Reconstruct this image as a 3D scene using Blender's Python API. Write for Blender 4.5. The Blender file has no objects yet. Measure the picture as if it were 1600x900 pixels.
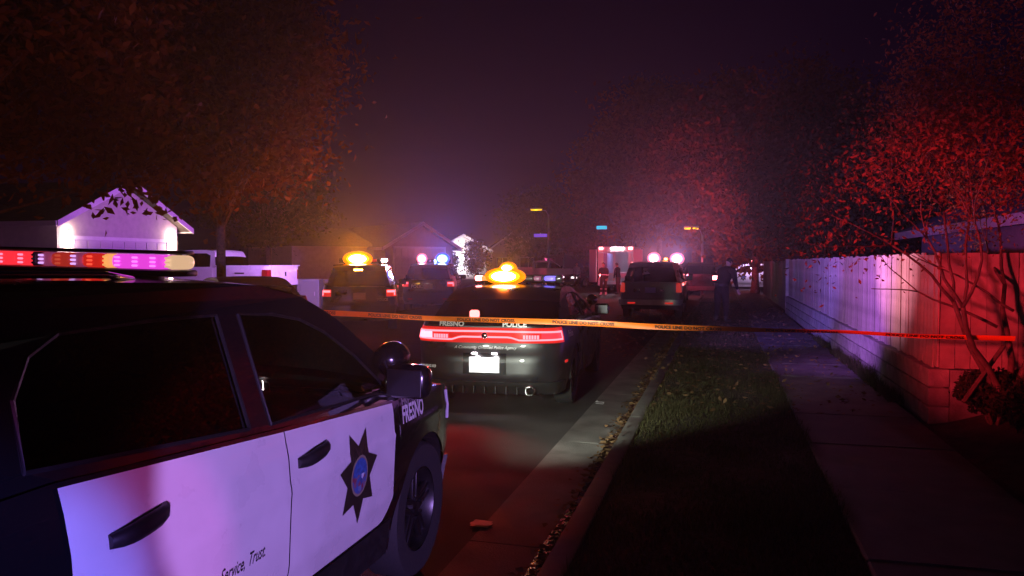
import bpy, bmesh, math, random
import numpy as np
from mathutils import Vector, Matrix, noise
from mathutils.geometry import tessellate_polygon

R = math.radians
PI = math.pi
random.seed(7)
rng = np.random.default_rng(7)
scene = bpy.context.scene
C = scene.collection

# ------------------------------------------------------------------ camera
F_PX, HORIZON, CAM_H = 1256.0, 410.0, 1.80      # focal length and horizon row in 1600x900 pixels, eye height
YAW = R(14.5)                                   # camera looks this far left of the street (+Y)
cam_d = bpy.data.cameras.new('camera')
cam = bpy.data.objects.new('camera', cam_d)
C.objects.link(cam)
cam_d.lens = 36.0 * F_PX / 1600.0
cam_d.clip_start = 0.05
cam_d.clip_end = 900
cam.location = (0, 0, CAM_H)
cam.rotation_euler = (R(90) - math.atan((450 - HORIZON) / F_PX), 0, YAW)
scene.camera = cam

# ------------------------------------------------------------------ night sky
world = bpy.data.worlds.new('World')
scene.world = world
world.use_nodes = True
wn = world.node_tree
bgn = wn.nodes['Background']
sky = wn.nodes.new('ShaderNodeTexSky')
sky.sky_type = 'NISHITA'
sky.sun_disc = False
sky.sun_elevation = R(-6)
sky.sun_rotation = R(200)
tint = wn.nodes.new('ShaderNodeMixRGB')
tint.blend_type = 'ADD'
tint.inputs[0].default_value = 1.0
tint.inputs[2].default_value = (0.024, 0.006, 0.050, 1)   # light-polluted violet night
wn.links.new(sky.outputs[0], tint.inputs[1])
wn.links.new(tint.outputs[0], bgn.inputs['Color'])
bgn.inputs['Strength'].default_value = 0.09

# faint moon
moon_d = bpy.data.lights.new('moon', 'SUN')
moon_d.energy = 0.004
moon_d.angle = R(0.5)
moon_d.color = (1.0, 0.93, 0.85)
moon = bpy.data.objects.new('moon', moon_d)
C.objects.link(moon)
moon.rotation_euler = (R(40), 0, R(160))

scene.view_settings.view_transform = 'Standard'
scene.view_settings.look = 'None'
scene.view_settings.exposure = 0.0
scene.view_settings.gamma = 1.0
scene.render.engine = 'CYCLES'
cy = scene.cycles
cy.use_denoising = True
cy.max_bounces = 6
cy.diffuse_bounces = 2
cy.glossy_bounces = 3
cy.transmission_bounces = 4
cy.volume_bounces = 0
cy.transparent_max_bounces = 12
cy.caustics_reflective = False
cy.caustics_refractive = False
cy.sample_clamp_indirect = 2.0
cy.use_light_tree = True

# ------------------------------------------------------------------ helpers
SN, CS = math.sin(YAW), math.cos(YAW)


def pix(px, depth):
    """road-frame (X, Y) of a pixel column at a given camera depth"""
    lat = (px - 800.0) / F_PX * depth
    return (lat * CS - depth * SN, lat * SN + depth * CS)


def depth_of(X, Y):
    return -X * SN + Y * CS


def tag(o, label=None, cat=None, group=None, kind=None):
    if label: o['label'] = label
    if cat: o['category'] = cat
    if group: o['group'] = group
    if kind: o['kind'] = kind
    return o


def empty(name, loc=(0, 0, 0), rz=0.0, label=None, cat=None, group=None):
    o = bpy.data.objects.new(name, None)
    C.objects.link(o)
    o.location = loc
    o.rotation_euler = (0, 0, rz)
    return tag(o, label, cat, group)


class MB:
    def __init__(s):
        s.v, s.f, s.m = [], [], []

    def add(s, vs, fs, mi=0):
        b = len(s.v)
        s.v += [tuple(p) for p in vs]
        for f in fs:
            s.f.append(tuple(i + b for i in f))
            s.m.append(mi)
        return s

    def box(s, c, size, rz=0.0, mi=0, rot=None):
        x, y, z = (k / 2 for k in size)
        pts = [Vector((a * x, b * y, d * z)) for d in (-1, 1) for b in (-1, 1) for a in (-1, 1)]
        M = rot if rot is not None else Matrix.Rotation(rz, 3, 'Z')
        pts = [M @ p + Vector(c) for p in pts]
        return s.add(pts, [(0, 2, 3, 1), (4, 5, 7, 6), (0, 1, 5, 4), (2, 6, 7, 3), (0, 4, 6, 2), (1, 3, 7, 5)], mi)

    def rbox(s, c, size, bev=0.01, rz=0.0, mi=0, seg=2, rot=None):
        bm = bmesh.new()
        bmesh.ops.create_cube(bm, size=1.0)
        for v in bm.verts:
            v.co = Vector((v.co.x * size[0], v.co.y * size[1], v.co.z * size[2]))
        bev = min(bev, min(size) * 0.49)
        bmesh.ops.bevel(bm, geom=bm.edges[:], offset=bev, segments=seg, profile=0.5, affect='EDGES')
        bm.verts.index_update()
        M = rot if rot is not None else Matrix.Rotation(rz, 3, 'Z')
        s.add([M @ v.co + Vector(c) for v in bm.verts], [[v.index for v in f.verts] for f in bm.faces], mi)
        bm.free()
        return s

    def grid(s, rows, mi=0, flip=False, close=False):
        n = len(rows[0])
        vs = [p for r in rows for p in r]
        fs = []
        for i in range(len(rows) - 1):
            for j in range(n if close else n - 1):
                k = (j + 1) % n
                q = (i * n + j, i * n + k, (i + 1) * n + k, (i + 1) * n + j)
                fs.append(q[::-1] if flip else q)
        return s.add(vs, fs, mi)

    def tube(s, path, rad, n=8, mi=0, cap=True):
        path = [Vector(p) for p in path]
        if not hasattr(rad, '__len__'):
            rad = [rad] * len(path)
        rows = []
        up = None
        for i, p in enumerate(path):
            d = (path[min(i + 1, len(path) - 1)] - path[max(i - 1, 0)])
            d = d.normalized() if d.length > 1e-9 else Vector((0, 0, 1))
            if up is None:
                up = Vector((0, 0, 1)) if abs(d.z) < 0.9 else Vector((1, 0, 0))
            a = d.cross(up).normalized()
            up = a.cross(d).normalized()
            rows.append([p + (a * math.cos(t) + up * math.sin(t)) * rad[i] for t in (2 * PI * k / n for k in range(n))])
        b = len(s.v)
        s.grid(rows, mi, close=True)
        if cap:
            s.f.append(tuple(range(b + n - 1, b - 1, -1))); s.m.append(mi)
            e = b + n * (len(path) - 1)
            s.f.append(tuple(range(e, e + n))); s.m.append(mi)
        return s

    def lathe(s, prof, n=24, axis='Z', c=(0, 0, 0), mi=0):
        """prof: (radius, height) pairs"""
        rows = []
        for r, h in prof:
            row = []
            for k in range(n):
                t = 2 * PI * k / n
                a, b = r * math.cos(t), r * math.sin(t)
                p = (a, b, h) if axis == 'Z' else ((h, a, b) if axis == 'X' else (a, h, b))
                row.append((p[0] + c[0], p[1] + c[1], p[2] + c[2]))
            rows.append(row)
        return s.grid(rows, mi, close=True)

    def build(s, name, mats, parent=None, smooth=False, angle=None):
        me = bpy.data.meshes.new(name)
        me.from_pydata(s.v, [], s.f)
        if not isinstance(mats, (list, tuple)):
            mats = [mats]
        for m in mats:
            me.materials.append(m)
        if len(mats) > 1:
            me.polygons.foreach_set('material_index', s.m)
        if smooth:
            me.polygons.foreach_set('use_smooth', [True] * len(me.polygons))
            if angle:
                me.set_sharp_from_angle(angle=R(angle))
        me.update()
        o = bpy.data.objects.new(name, me)
        C.objects.link(o)
        o.parent = parent
        return o


def mesh_obj(name, me, parent=None, loc=(0, 0, 0), rz=0.0):
    o = bpy.data.objects.new(name, me)
    C.objects.link(o)
    o.parent = parent
    o.location = loc
    o.rotation_euler = (0, 0, rz)
    return o


def polyfill(loop, holes=()):
    """triangulate a 2D polygon with holes -> points, triangles"""
    loops = [[Vector((p[0], p[1], 0)) for p in loop]] + [[Vector((p[0], p[1], 0)) for p in h] for h in holes]
    tris = tessellate_polygon(loops)
    pts = [p for l in loops for p in l]
    return pts, tris


_font_cache = {}


def text_mesh(body, size, shear=0.0, bold=0.0, align='CENTER'):
    cu = bpy.data.curves.new('lettering', 'FONT')
    cu.body = body
    cu.size = size
    cu.shear = shear
    cu.offset = bold
    cu.align_x = align
    cu.align_y = 'CENTER'
    cu.resolution_u = 3
    ob = bpy.data.objects.new('lettering_source', cu)
    C.objects.link(ob)
    bpy.context.view_layer.update()
    me = bpy.data.meshes.new_from_object(ob.evaluated_get(bpy.context.evaluated_depsgraph_get()))
    bpy.data.objects.remove(ob)
    bpy.data.curves.remove(cu)
    vs = [tuple(v.co) for v in me.vertices]
    fs = [tuple(p.vertices) for p in me.polygons]
    bpy.data.meshes.remove(me)
    return vs, fs


# ------------------------------------------------------------------ materials
def newmat(name):
    m = bpy.data.materials.new(name)
    m.use_nodes = True
    return m, m.node_tree, m.node_tree.nodes['Principled BSDF']


def pmat(name, col, rough=0.5, metal=0.0, coat=0.0, var=0.0, scale=6.0, bump=0.0, bscale=60.0, rvar=0.0, spec=0.5, objvar=0.0, detail=4):
    """principled material with procedural colour variation, roughness variation and bump"""
    m, nt, b = newmat(name)
    b.inputs['Base Color'].default_value = (*col, 1)
    b.inputs['Roughness'].default_value = rough
    b.inputs['Metallic'].default_value = metal
    b.inputs['Specular IOR Level'].default_value = spec
    if coat:
        b.inputs['Coat Weight'].default_value = coat
        b.inputs['Coat Roughness'].default_value = 0.04
    tc = nt.nodes.new('ShaderNodeTexCoord')
    if var or rvar:
        n = nt.nodes.new('ShaderNodeTexNoise')
        n.inputs['Scale'].default_value = scale
        n.inputs['Detail'].default_value = detail
        nt.links.new(tc.outputs['Object'], n.inputs['Vector'])
    if var or objvar:
        hs = nt.nodes.new('ShaderNodeHueSaturation')
        hs.inputs['Color'].default_value = (*col, 1)
        if var:
            mr = nt.nodes.new('ShaderNodeMapRange')
            mr.inputs[1].default_value, mr.inputs[2].default_value = 0.3, 0.7
            mr.inputs[3].default_value, mr.inputs[4].default_value = 1 - var, 1 + var
            nt.links.new(n.outputs['Fac'], mr.inputs[0])
            src = mr.outputs[0]
        if objvar:
            oi = nt.nodes.new('ShaderNodeObjectInfo')
            mo = nt.nodes.new('ShaderNodeMapRange')
            mo.inputs[3].default_value, mo.inputs[4].default_value = 1 - objvar, 1 + objvar
            nt.links.new(oi.outputs['Random'], mo.inputs[0])
            if var:
                mu = nt.nodes.new('ShaderNodeMath'); mu.operation = 'MULTIPLY'
                nt.links.new(src, mu.inputs[0]); nt.links.new(mo.outputs[0], mu.inputs[1])
                src = mu.outputs[0]
            else:
                src = mo.outputs[0]
        nt.links.new(src, hs.inputs['Value'])
        nt.links.new(hs.outputs['Color'], b.inputs['Base Color'])
    if rvar:
        mr2 = nt.nodes.new('ShaderNodeMapRange')
        mr2.inputs[1].default_value, mr2.inputs[2].default_value = 0.35, 0.65
        mr2.inputs[3].default_value, mr2.inputs[4].default_value = max(0, rough - rvar), min(1, rough + rvar)
        nt.links.new(n.outputs['Fac'], mr2.inputs[0])
        nt.links.new(mr2.outputs[0], b.inputs['Roughness'])
    if bump:
        nb = nt.nodes.new('ShaderNodeTexNoise')
        nb.inputs['Scale'].default_value = bscale
        nb.inputs['Detail'].default_value = 6
        nt.links.new(tc.outputs['Object'], nb.inputs['Vector'])
        bp = nt.nodes.new('ShaderNodeBump')
        bp.inputs['Strength'].default_value = bump
        bp.inputs['Distance'].default_value = 0.02
        nt.links.new(nb.outputs['Fac'], bp.inputs['Height'])
        nt.links.new(bp.outputs['Normal'], b.inputs['Normal'])
    return m


def emat(name, col, strength, base=None):
    m, nt, b = newmat(name)
    b.inputs['Base Color'].default_value = (*(base or col), 1)
    b.inputs['Roughness'].default_value = 0.15
    b.inputs['Emission Color'].default_value = (*col, 1)
    b.inputs['Emission Strength'].default_value = strength
    return m


def glassmat(name, tintc, refl=0.06):
    m, nt, b = newmat(name)
    out = nt.nodes['Material Output']
    nt.nodes.remove(b)
    tr = nt.nodes.new('ShaderNodeBsdfTransparent')
    tr.inputs[0].default_value = (*tintc, 1)
    gl = nt.nodes.new('ShaderNodeBsdfGlossy')
    gl.inputs['Roughness'].default_value = 0.02
    fr = nt.nodes.new('ShaderNodeFresnel')
    fr.inputs[0].default_value = 1.5
    mx = nt.nodes.new('ShaderNodeMixShader')
    nt.links.new(fr.outputs[0], mx.inputs[0])
    nt.links.new(tr.outputs[0], mx.inputs[1])
    nt.links.new(gl.outputs[0], mx.inputs[2])
    nt.links.new(mx.outputs[0], out.inputs['Surface'])
    return m


M = {}
M['asphalt'] = pmat('asphalt', (0.055, 0.052, 0.050), 0.86, var=0.4, scale=1.3, bump=0.6, bscale=150, rvar=0.1, detail=8, spec=0.25)
M['concrete'] = pmat('concrete', (0.13, 0.125, 0.115), 0.88, spec=0.25, var=0.4, scale=3.0, bump=0.3, bscale=90, rvar=0.15, objvar=0.1, detail=8)
M['gutter'] = pmat('gutter_concrete', (0.17, 0.16, 0.15), 0.84, spec=0.25, var=0.45, scale=2.2, bump=0.45, bscale=80, rvar=0.12, objvar=0.12, detail=8)
M['soil'] = pmat('soil', (0.05, 0.04, 0.028), 0.95, var=0.4, scale=8, bump=0.8, bscale=30)
M['ground'] = pmat('ground', (0.045, 0.045, 0.03), 0.95, var=0.4, scale=0.6, bump=0.6, bscale=12)
M['bark'] = pmat('bark', (0.13, 0.095, 0.07), 0.9, var=0.4, scale=14, bump=0.9, bscale=24)
M['bark_pale'] = pmat('bark_pale', (0.09, 0.065, 0.05), 0.75, var=0.35, scale=12, bump=0.4, bscale=20)
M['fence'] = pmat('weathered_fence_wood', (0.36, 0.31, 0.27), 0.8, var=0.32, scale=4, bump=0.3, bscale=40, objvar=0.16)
M['fence_unlit'] = pmat('unlit_fence_wood', (0.10, 0.085, 0.075), 0.85, var=0.2, scale=5, objvar=0.2)  # fence wood again, its lack of light put into the colour
M['block'] = pmat('concrete_block', (0.27, 0.26, 0.245), 0.9, var=0.35, scale=5, bump=0.5, bscale=70, objvar=0.14)
M['mortar'] = pmat('mortar', (0.17, 0.16, 0.15), 0.95, var=0.2, scale=12, bump=0.3)
M['stucco'] = pmat('stucco', (0.50, 0.46, 0.41), 0.9, var=0.1, scale=4, bump=0.4, bscale=60)
M['stucco_tan'] = pmat('stucco_tan', (0.40, 0.31, 0.26), 0.9, var=0.1, scale=4, bump=0.4, bscale=60)
M['trim'] = pmat('white_trim', (0.72, 0.70, 0.68), 0.55, var=0.06, scale=6)
M['garage'] = pmat('garage_door_paint', (0.60, 0.58, 0.56), 0.55, var=0.06, scale=3)
M['shingle'] = pmat('roof_shingle', (0.07, 0.06, 0.055), 0.9, var=0.35, scale=7, bump=0.8, bscale=24)
M['window'] = pmat('dark_window', (0.01, 0.01, 0.013), 0.06, spec=0.7)
M['dull_black'] = pmat('dull_black_paint', (0.012, 0.0115, 0.014), 0.34, coat=0.8, rvar=0.08, scale=3, var=0.2)  # lighter and rougher than the plain black paint
M['black_paint'] = pmat('black_paint', (0.006, 0.006, 0.007), 0.22, coat=1.0, rvar=0.05, scale=2.5)
M['white_paint'] = pmat('white_paint', (0.74, 0.74, 0.76), 0.34, coat=0.6, var=0.07, scale=4.5, rvar=0.1, detail=9)
M['grey_paint'] = pmat('grey_paint', (0.20, 0.19, 0.19), 0.35, metal=0.3, coat=0.7, var=0.06)
M['maroon_paint'] = pmat('maroon_paint', (0.05, 0.018, 0.02), 0.35, coat=0.6)
M['plastic'] = pmat('black_plastic', (0.012, 0.012, 0.012), 0.5, rvar=0.1, scale=20)
M['rubber'] = pmat('tyre_rubber', (0.014, 0.014, 0.015), 0.8, bump=0.2, bscale=60)
M['steel'] = pmat('steel', (0.35, 0.35, 0.36), 0.32, metal=1.0, var=0.1, scale=9)
M['dark_steel'] = pmat('dark_steel', (0.06, 0.06, 0.062), 0.35, metal=0.9, var=0.1)
M['chrome'] = pmat('chrome', (0.7, 0.7, 0.7), 0.12, metal=1.0)
M['mirror'] = pmat('mirror_glass', (0.05, 0.05, 0.055), 0.4, metal=1.0)
M['worn_chrome'] = pmat('worn_chrome', (0.6, 0.58, 0.56), 0.38, metal=0.85, var=0.1)
M['glass'] = glassmat('car_glass', (0.30, 0.32, 0.31))
M['tint_glass'] = glassmat('tinted_car_glass', (0.05, 0.05, 0.055))
M['clear_glass'] = glassmat('clear_car_glass', (0.62, 0.64, 0.6))
M['seat'] = pmat('seat_cloth', (0.025, 0.022, 0.02), 0.9)
M['plate'] = pmat('plate', (0.85, 0.85, 0.87), 0.35, var=0.04)
M['letter_white'] = pmat('letter_white', (0.75, 0.75, 0.75), 0.4)
M['letter_black'] = pmat('letter_black', (0.01, 0.01, 0.012), 0.5)
M['star'] = pmat('star_decal', (0.028, 0.022, 0.016), 0.4, var=0.25, scale=30)
M['red_lens'] = pmat('red_lens', (0.20, 0.008, 0.008), 0.12, coat=0.8)
M['clear_lens'] = pmat('clear_lens', (0.55, 0.55, 0.58), 0.1, coat=0.8)
M['tape'] = pmat('orange_tape', (0.85, 0.17, 0.008), 0.45, var=0.1, scale=5)
M['cloth_navy'] = pmat('navy_uniform', (0.006, 0.006, 0.013), 0.95, spec=0.05, var=0.3, scale=14, bump=0.3, bscale=30)
M['cloth_turnout'] = pmat('turnout_coat', (0.035, 0.03, 0.022), 0.85, var=0.3, scale=14)
M['skin'] = pmat('skin', (0.42, 0.26, 0.19), 0.55, var=0.08, scale=20)
M['hair'] = pmat('hair', (0.012, 0.009, 0.007), 0.6)
M['reflective'] = pmat('reflective_band', (0.85, 0.85, 0.8), 0.3)


def leafmat(name, c1, c2, trans=0.3):
    m, nt, b = newmat(name)
    geo = nt.nodes.new('ShaderNodeNewGeometry')
    mx = nt.nodes.new('ShaderNodeMixRGB')
    mx.inputs[1].default_value = (*c1, 1)
    mx.inputs[2].default_value = (*c2, 1)
    nt.links.new(geo.outputs['Random Per Island'], mx.inputs[0])
    nt.links.new(mx.outputs[0], b.inputs['Base Color'])
    b.inputs['Roughness'].default_value = 0.85
    b.inputs['Specular IOR Level'].default_value = 0.15
    tr = nt.nodes.new('ShaderNodeBsdfTranslucent')
    nt.links.new(mx.outputs[0], tr.inputs[0])
    ms = nt.nodes.new('ShaderNodeMixShader')
    ms.inputs[0].default_value = trans
    nt.links.new(b.outputs[0], ms.inputs[1])
    nt.links.new(tr.outputs[0], ms.inputs[2])
    nt.links.new(ms.outputs[0], nt.nodes['Material Output'].inputs['Surface'])
    return m


M['leaf_autumn'] = leafmat('autumn_leaf', (0.10, 0.045, 0.015), (0.19, 0.10, 0.03))
M['leaf_green'] = leafmat('green_leaf', (0.035, 0.045, 0.015), (0.09, 0.08, 0.03))
M['leaf_myrtle'] = leafmat('myrtle_leaf', (0.13, 0.05, 0.03), (0.24, 0.11, 0.06))
M['leaf_hedge'] = leafmat('hedge_leaf', (0.02, 0.03, 0.012), (0.05, 0.06, 0.025))
M['grass'] = leafmat('grass_blade', (0.040, 0.044, 0.018), (0.100, 0.090, 0.042), 0.25)
M['dry_leaf'] = leafmat('dry_leaf', (0.10, 0.055, 0.025), (0.24, 0.14, 0.07), 0.1)

AMBER, REDC, BLUEC, PURPLE, WHITE = (1.0, 0.33, 0.012), (1.0, 0.02, 0.03), (0.06, 0.10, 1.0), (0.50, 0.22, 1.0), (1.0, 0.92, 0.88)


def lamp(kind, loc, color, power, target=None, cone=120, blend=0.6, size=0.04, parent=None, name='lamp_light'):
    d = bpy.data.lights.new(name, kind)
    d.color = color
    d.energy = power
    d.shadow_soft_size = size
    if kind == 'SPOT':
        d.spot_size = R(cone)
        d.spot_blend = blend
    o = bpy.data.objects.new(name, d)
    C.objects.link(o)
    o.location = loc
    if target is not None:
        o.rotation_euler = (Vector(target) - Vector(loc)).to_track_quat('-Z', 'Y').to_euler()
    o.parent = parent
    return o


# ------------------------------------------------------------------ the street
KX, SW0, SW1, FX = -0.95, 0.80, 2.02, 2.10      # kerb face, sidewalk edges, fence face (X)
LKX = -12.0                                     # far kerb
VERGE_Z = 0.15


def sheet(name, x0, x1, y0, y1, z, mat, nx=1, ny=1):
    mb = MB()
    rows = [[(x0 + (x1 - x0) * i / nx, y0 + (y1 - y0) * j / ny, z) for i in range(nx + 1)] for j in range(ny + 1)]
    mb.grid(rows)
    o = mb.build(name, mat)
    return tag(o, kind='structure')


sheet('ground', -150, 150, -60, 190, -0.03, M['ground'])
sheet('road', LKX + 0.45, KX - 0.55, -45, 150, 0.0, M['asphalt'])
sheet('cross_road', -60, 60, -17, -6.5, -0.006, M['asphalt'])

# gutter pan in cast panels, kerb in cast lengths, both with open joints
gut = MB().box((KX - 0.30, 40, -0.02), (0.5, 110, 0.03)).build('gutter', M['soil'])
tag(gut, kind='structure')
gm = MB()
gm.v = []
for k in range(1):
    w, l = 0.60, 2.99
    gm.grid([[(-w / 2, -l / 2, 0.006), (-w / 2 + .04, -l / 2, 0.008), (w / 2 - 0.06, -l / 2, -0.002), (w / 2, -l / 2, 0.0)],
             [(-w / 2, l / 2, 0.006), (-w / 2 + .04, l / 2, 0.008), (w / 2 - 0.06, l / 2, -0.002), (w / 2, l / 2, 0.0)]])
    gm.add([(-w / 2, -l / 2, 0.006), (w / 2, -l / 2, 0.0), (w / 2, -l / 2, -0.02), (-w / 2, -l / 2, -0.02)], [(0, 3, 2, 1)])
g0 = gm.build('gutter_panel', M['gutter'], gut)
for k in range(22):
    o = g0 if k == 0 else mesh_obj('gutter_panel', g0.data, gut)
    o.location = (KX - 0.30, -2.6 + 3.0 * k, 0.0)
kerb = MB().box((KX + 0.085, 40, 0.05), (0.10, 110, 0.14)).build('kerb', M['soil'])
tag(kerb, kind='structure')
km = MB()
prof = [(-0.005, -0.02), (0.0, 0.02), (0.012, 0.115), (0.022, 0.138), (0.045, 0.150), (0.155, 0.152), (0.168, 0.146), (0.17, 0.0)]
km.grid([[(px, -1.494, pz) for px, pz in prof], [(px, 1.494, pz) for px, pz in prof]])
km.f.append(tuple(range(len(prof) - 1, -1, -1))); km.m.append(0)
k0 = km.build('kerb_stone', M['concrete'], kerb, smooth=True, angle=30)
for k in range(22):
    o = k0 if k == 0 else mesh_obj('kerb_stone', k0.data, kerb)
    o.location = (KX, -1.9 + 3.0 * k, 0.0)

# verge of soil under the grass, uneven
vm = MB()
rows = []
for j in range(131):
    y = -6 + 0.5 * j
    row = []
    for i in range(9):
        x = KX + 0.165 + (SW0 - KX - 0.165) * i / 8
        e = 0.0 if i in (0, 8) else 0.02 * noise.noise((x * 2.3, y * 1.1, 0))
        row.append((x, y, VERGE_Z - 0.025 + e))
    rows.append(row)
vm.grid(rows)
tag(vm.build('verge', M['soil'], smooth=True), kind='structure')

# sidewalk slabs
walk = MB().box(((SW0 + SW1) / 2, 26, 0.05), (SW1 - SW0 - .02, 64, 0.14)).build('sidewalk', M['soil'])
tag(walk, kind='structure')
s0 = MB().rbox((0, 0, 0), (SW1 - SW0, 1.494, 0.06), 0.012, seg=1).build('paving_slab', M['concrete'], walk)
for k in range(42):
    o = s0 if k == 0 else mesh_obj('paving_slab', s0.data, walk)
    o.location = ((SW0 + SW1) / 2, -5 + 1.5 * k, 0.125 + 0.004 * math.sin(k * 2.1))

# far side: kerb, sidewalk, driveway, lawn
fk = MB().grid([[(LKX + 0.46 - px - 0.0, y, pz) for px, pz in [(-0.5, 0.004)] + prof] for y in (-45, 150)], flip=True)
tag(fk.build('far_kerb', M['concrete'], smooth=True, angle=30), kind='structure')
sheet('far_sidewalk', LKX - 2.6, LKX - 1.4, -45, 150, 0.16, M['concrete'], 1, 40)
dr = MB().grid([[(-12.0 + .44, y, 0.02), (-12.4, y, 0.165), (-14.8, y, 0.26), (-22.0, y, 0.42)] for y in (20.6, 29.5)])
tag(dr.build('driveway', M['concrete']), kind='structure')
lw = MB().grid([[(-14.6, y, 0.14), (-22, y, 0.36), (-60, y, 0.8)] for y in (-45, 150)], flip=False)
tag(lw.build('far_lawn', M['ground']), kind='structure')
lv = MB().grid([[(-11.73, y, 0.145), (-13.4, y, 0.145)] for y in (-45, 150)])
tag(lv.build('far_verge', M['ground']), kind='structure')


# ------------------------------------------------------------------ scattered small geometry (numpy)
def scatter_mesh(name, verts, faces, mat, kind=None, label=None, cat=None, parent=None):
    me = bpy.data.meshes.new(name)
    nv, nf, k = len(verts), len(faces), faces.shape[1]
    me.vertices.add(nv)
    me.vertices.foreach_set('co', verts.astype(np.float32).ravel())
    me.loops.add(nf * k)
    me.loops.foreach_set('vertex_index', faces.astype(np.int32).ravel())
    me.polygons.add(nf)
    me.polygons.foreach_set('loop_start', np.arange(0, nf * k, k, dtype=np.int32))
    me.update(calc_edges=True)
    me.materials.append(mat)
    o = bpy.data.objects.new(name, me)
    C.objects.link(o)
    o.parent = parent
    return tag(o, label, cat, None, kind)


def blades(n, x0, x1, y0, y1, z, h0, h1, w, keep=None):
    x = rng.uniform(x0, x1, n)
    y = y0 + (y1 - y0) * rng.uniform(0, 1, n) ** 1.35
    if keep is not None:
        kmask = keep(x, y)
        x, y = x[kmask], y[kmask]
        n = len(x)
    patch = 0.65 + 0.5 * np.sin(x * 3.1 + np.sin(y * 1.7) * 2) * np.sin(y * 1.3 + x)
    h = rng.uniform(h0, h1, n) * np.clip(patch, 0.35, 1.3)
    a = rng.uniform(0, 2 * np.pi, n)
    lean = rng.uniform(0.1, 0.9, n) * h
    dx, dy = np.cos(a), np.sin(a)
    ww = w * rng.uniform(0.6, 1.3, n) * (1 + y / 14)
    v = np.zeros((n, 3, 3))
    v[:, 0] = np.stack([x - dy * ww, y + dx * ww, np.full(n, z)], 1)
    v[:, 1] = np.stack([x + dy * ww, y - dx * ww, np.full(n, z)], 1)
    v[:, 2] = np.stack([x + dx * lean, y + dy * lean, z + h], 1)
    return v.reshape(-1, 3), np.arange(3 * n).reshape(n, 3)


gv, gf = blades(120000, KX + 0.17, SW0 + 0.03, 1.5, 34, VERGE_Z - 0.03, 0.035, 0.10, 0.0032)
scatter_mesh('grass', gv, gf, M['grass'], 'stuff', 'short patchy grass on the strip between kerb and sidewalk', 'grass')


def leaf_quads(centers, size, flat=0.0, aspect=0.5, normals=None):
    """one folded leaf (two triangles sharing a midrib) at every centre"""
    n = len(centers)
    d = rng.normal(size=(n, 3))
    if flat:
        d[:, 2] *= (1 - flat)
    d /= np.linalg.norm(d, axis=1, keepdims=True)
    e = rng.normal(size=(n, 3))
    if flat:
        e[:, 2] *= (1 - flat)
    e -= d * np.sum(d * e, 1, keepdims=True)
    e /= np.linalg.norm(e, axis=1, keepdims=True) + 1e-9
    nn = np.cross(d, e)
    s = (size * rng.uniform(0.6, 1.35, n))[:, None]
    v = np.zeros((n, 4, 3))
    v[:, 0] = centers - d * s
    v[:, 1] = centers + e * s * aspect + nn * s * 0.2
    v[:, 2] = centers + d * s
    v[:, 3] = centers - e * s * aspect + nn * s * 0.2
    base = np.arange(n)[:, None] * 4
    f = np.concatenate([base + np.array([[0, 1, 2]]), base + np.array([[0, 2, 3]])], 0)
    return v.reshape(-1, 3), f


# fallen leaves: verge, gutter, under the parked vehicles
n = 5200
lx = np.concatenate([rng.uniform(KX + 0.1, SW1, 2600), rng.normal(KX - 0.08, 0.06, 1300), rng.uniform(-3.2, KX, 1300)])
ly = np.concatenate([rng.uniform(9, 38, 2600) ** 1.0, rng.uniform(2.5, 26, 1300), rng.uniform(15, 34, 1300)])
lz = np.where(lx > KX + 0.01, VERGE_Z + 0.035, 0.02) + rng.uniform(0, 0.015, n)
lv_, lf_ = leaf_quads(np.stack([lx, ly, lz], 1), 0.035, flat=0.85)
scatter_mesh('fallen_leaves', lv_, lf_, M['dry_leaf'], 'stuff', 'dry leaves fallen along gutter, verge and sidewalk', 'leaves')

# the wet trickle in the gutter
wet = pmat('gutter_water', (0.012, 0.011, 0.01), 0.07, spec=0.7, bump=0.35, bscale=16)
wm = MB()
rows = []
for j in range(90):
    y = 2.6 + 0.2 * j
    c = KX - 0.07 + 0.02 * math.sin(y * 2.3)
    w = 0.035 + 0.03 * abs(noise.noise((0, y * 1.7, 3)))
    rows.append([(c - w, y, 0.0085), (c, y, 0.0095), (c + w, y, 0.0085)])
wm.grid(rows, flip=True)
tag(wm.build('gutter_water', wet), kind='structure')

# litter
def litter(px, py, size, mat, label, bumpy=0.02):
    d = CAM_H * F_PX / (py - HORIZON)
    X, Y = pix(px, d)
    mb = MB()
    rows = []
    for j in range(5):
        row = []
        for i in range(7):
            u, v = i / 6 - .5, j / 4 - .5
            row.append((u * size[0] + 0.01 * noise.noise((u * 5, v * 5, px)), v * size[1], 0.014 + bumpy * (0.5 + noise.noise((u * 6, v * 6, py)))))
        rows.append(row)
    mb.grid(rows)
    bot = [[(x, y, 0.011) for x, y, z in r] for r in rows]
    mb.grid(bot, flip=True)
    o = mb.build('litter', mat, smooth=True)
    o.location = (X, Y, 0)
    o.rotation_euler = (0, 0, random.uniform(-.4, .4))
    tag(o, label, 'litter')


litter(752, 826, (0.13, 0.10), pmat('paper_litter', (0.6, 0.55, 0.5), 0.6), 'flattened paper scrap lying on the road edge by the gutter seam')
litter(938, 633, (0.10, 0.06), pmat('white_litter', (0.8, 0.8, 0.8), 0.4), 'small white crumpled scrap in the gutter behind the police sedan', 0.035)

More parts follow.
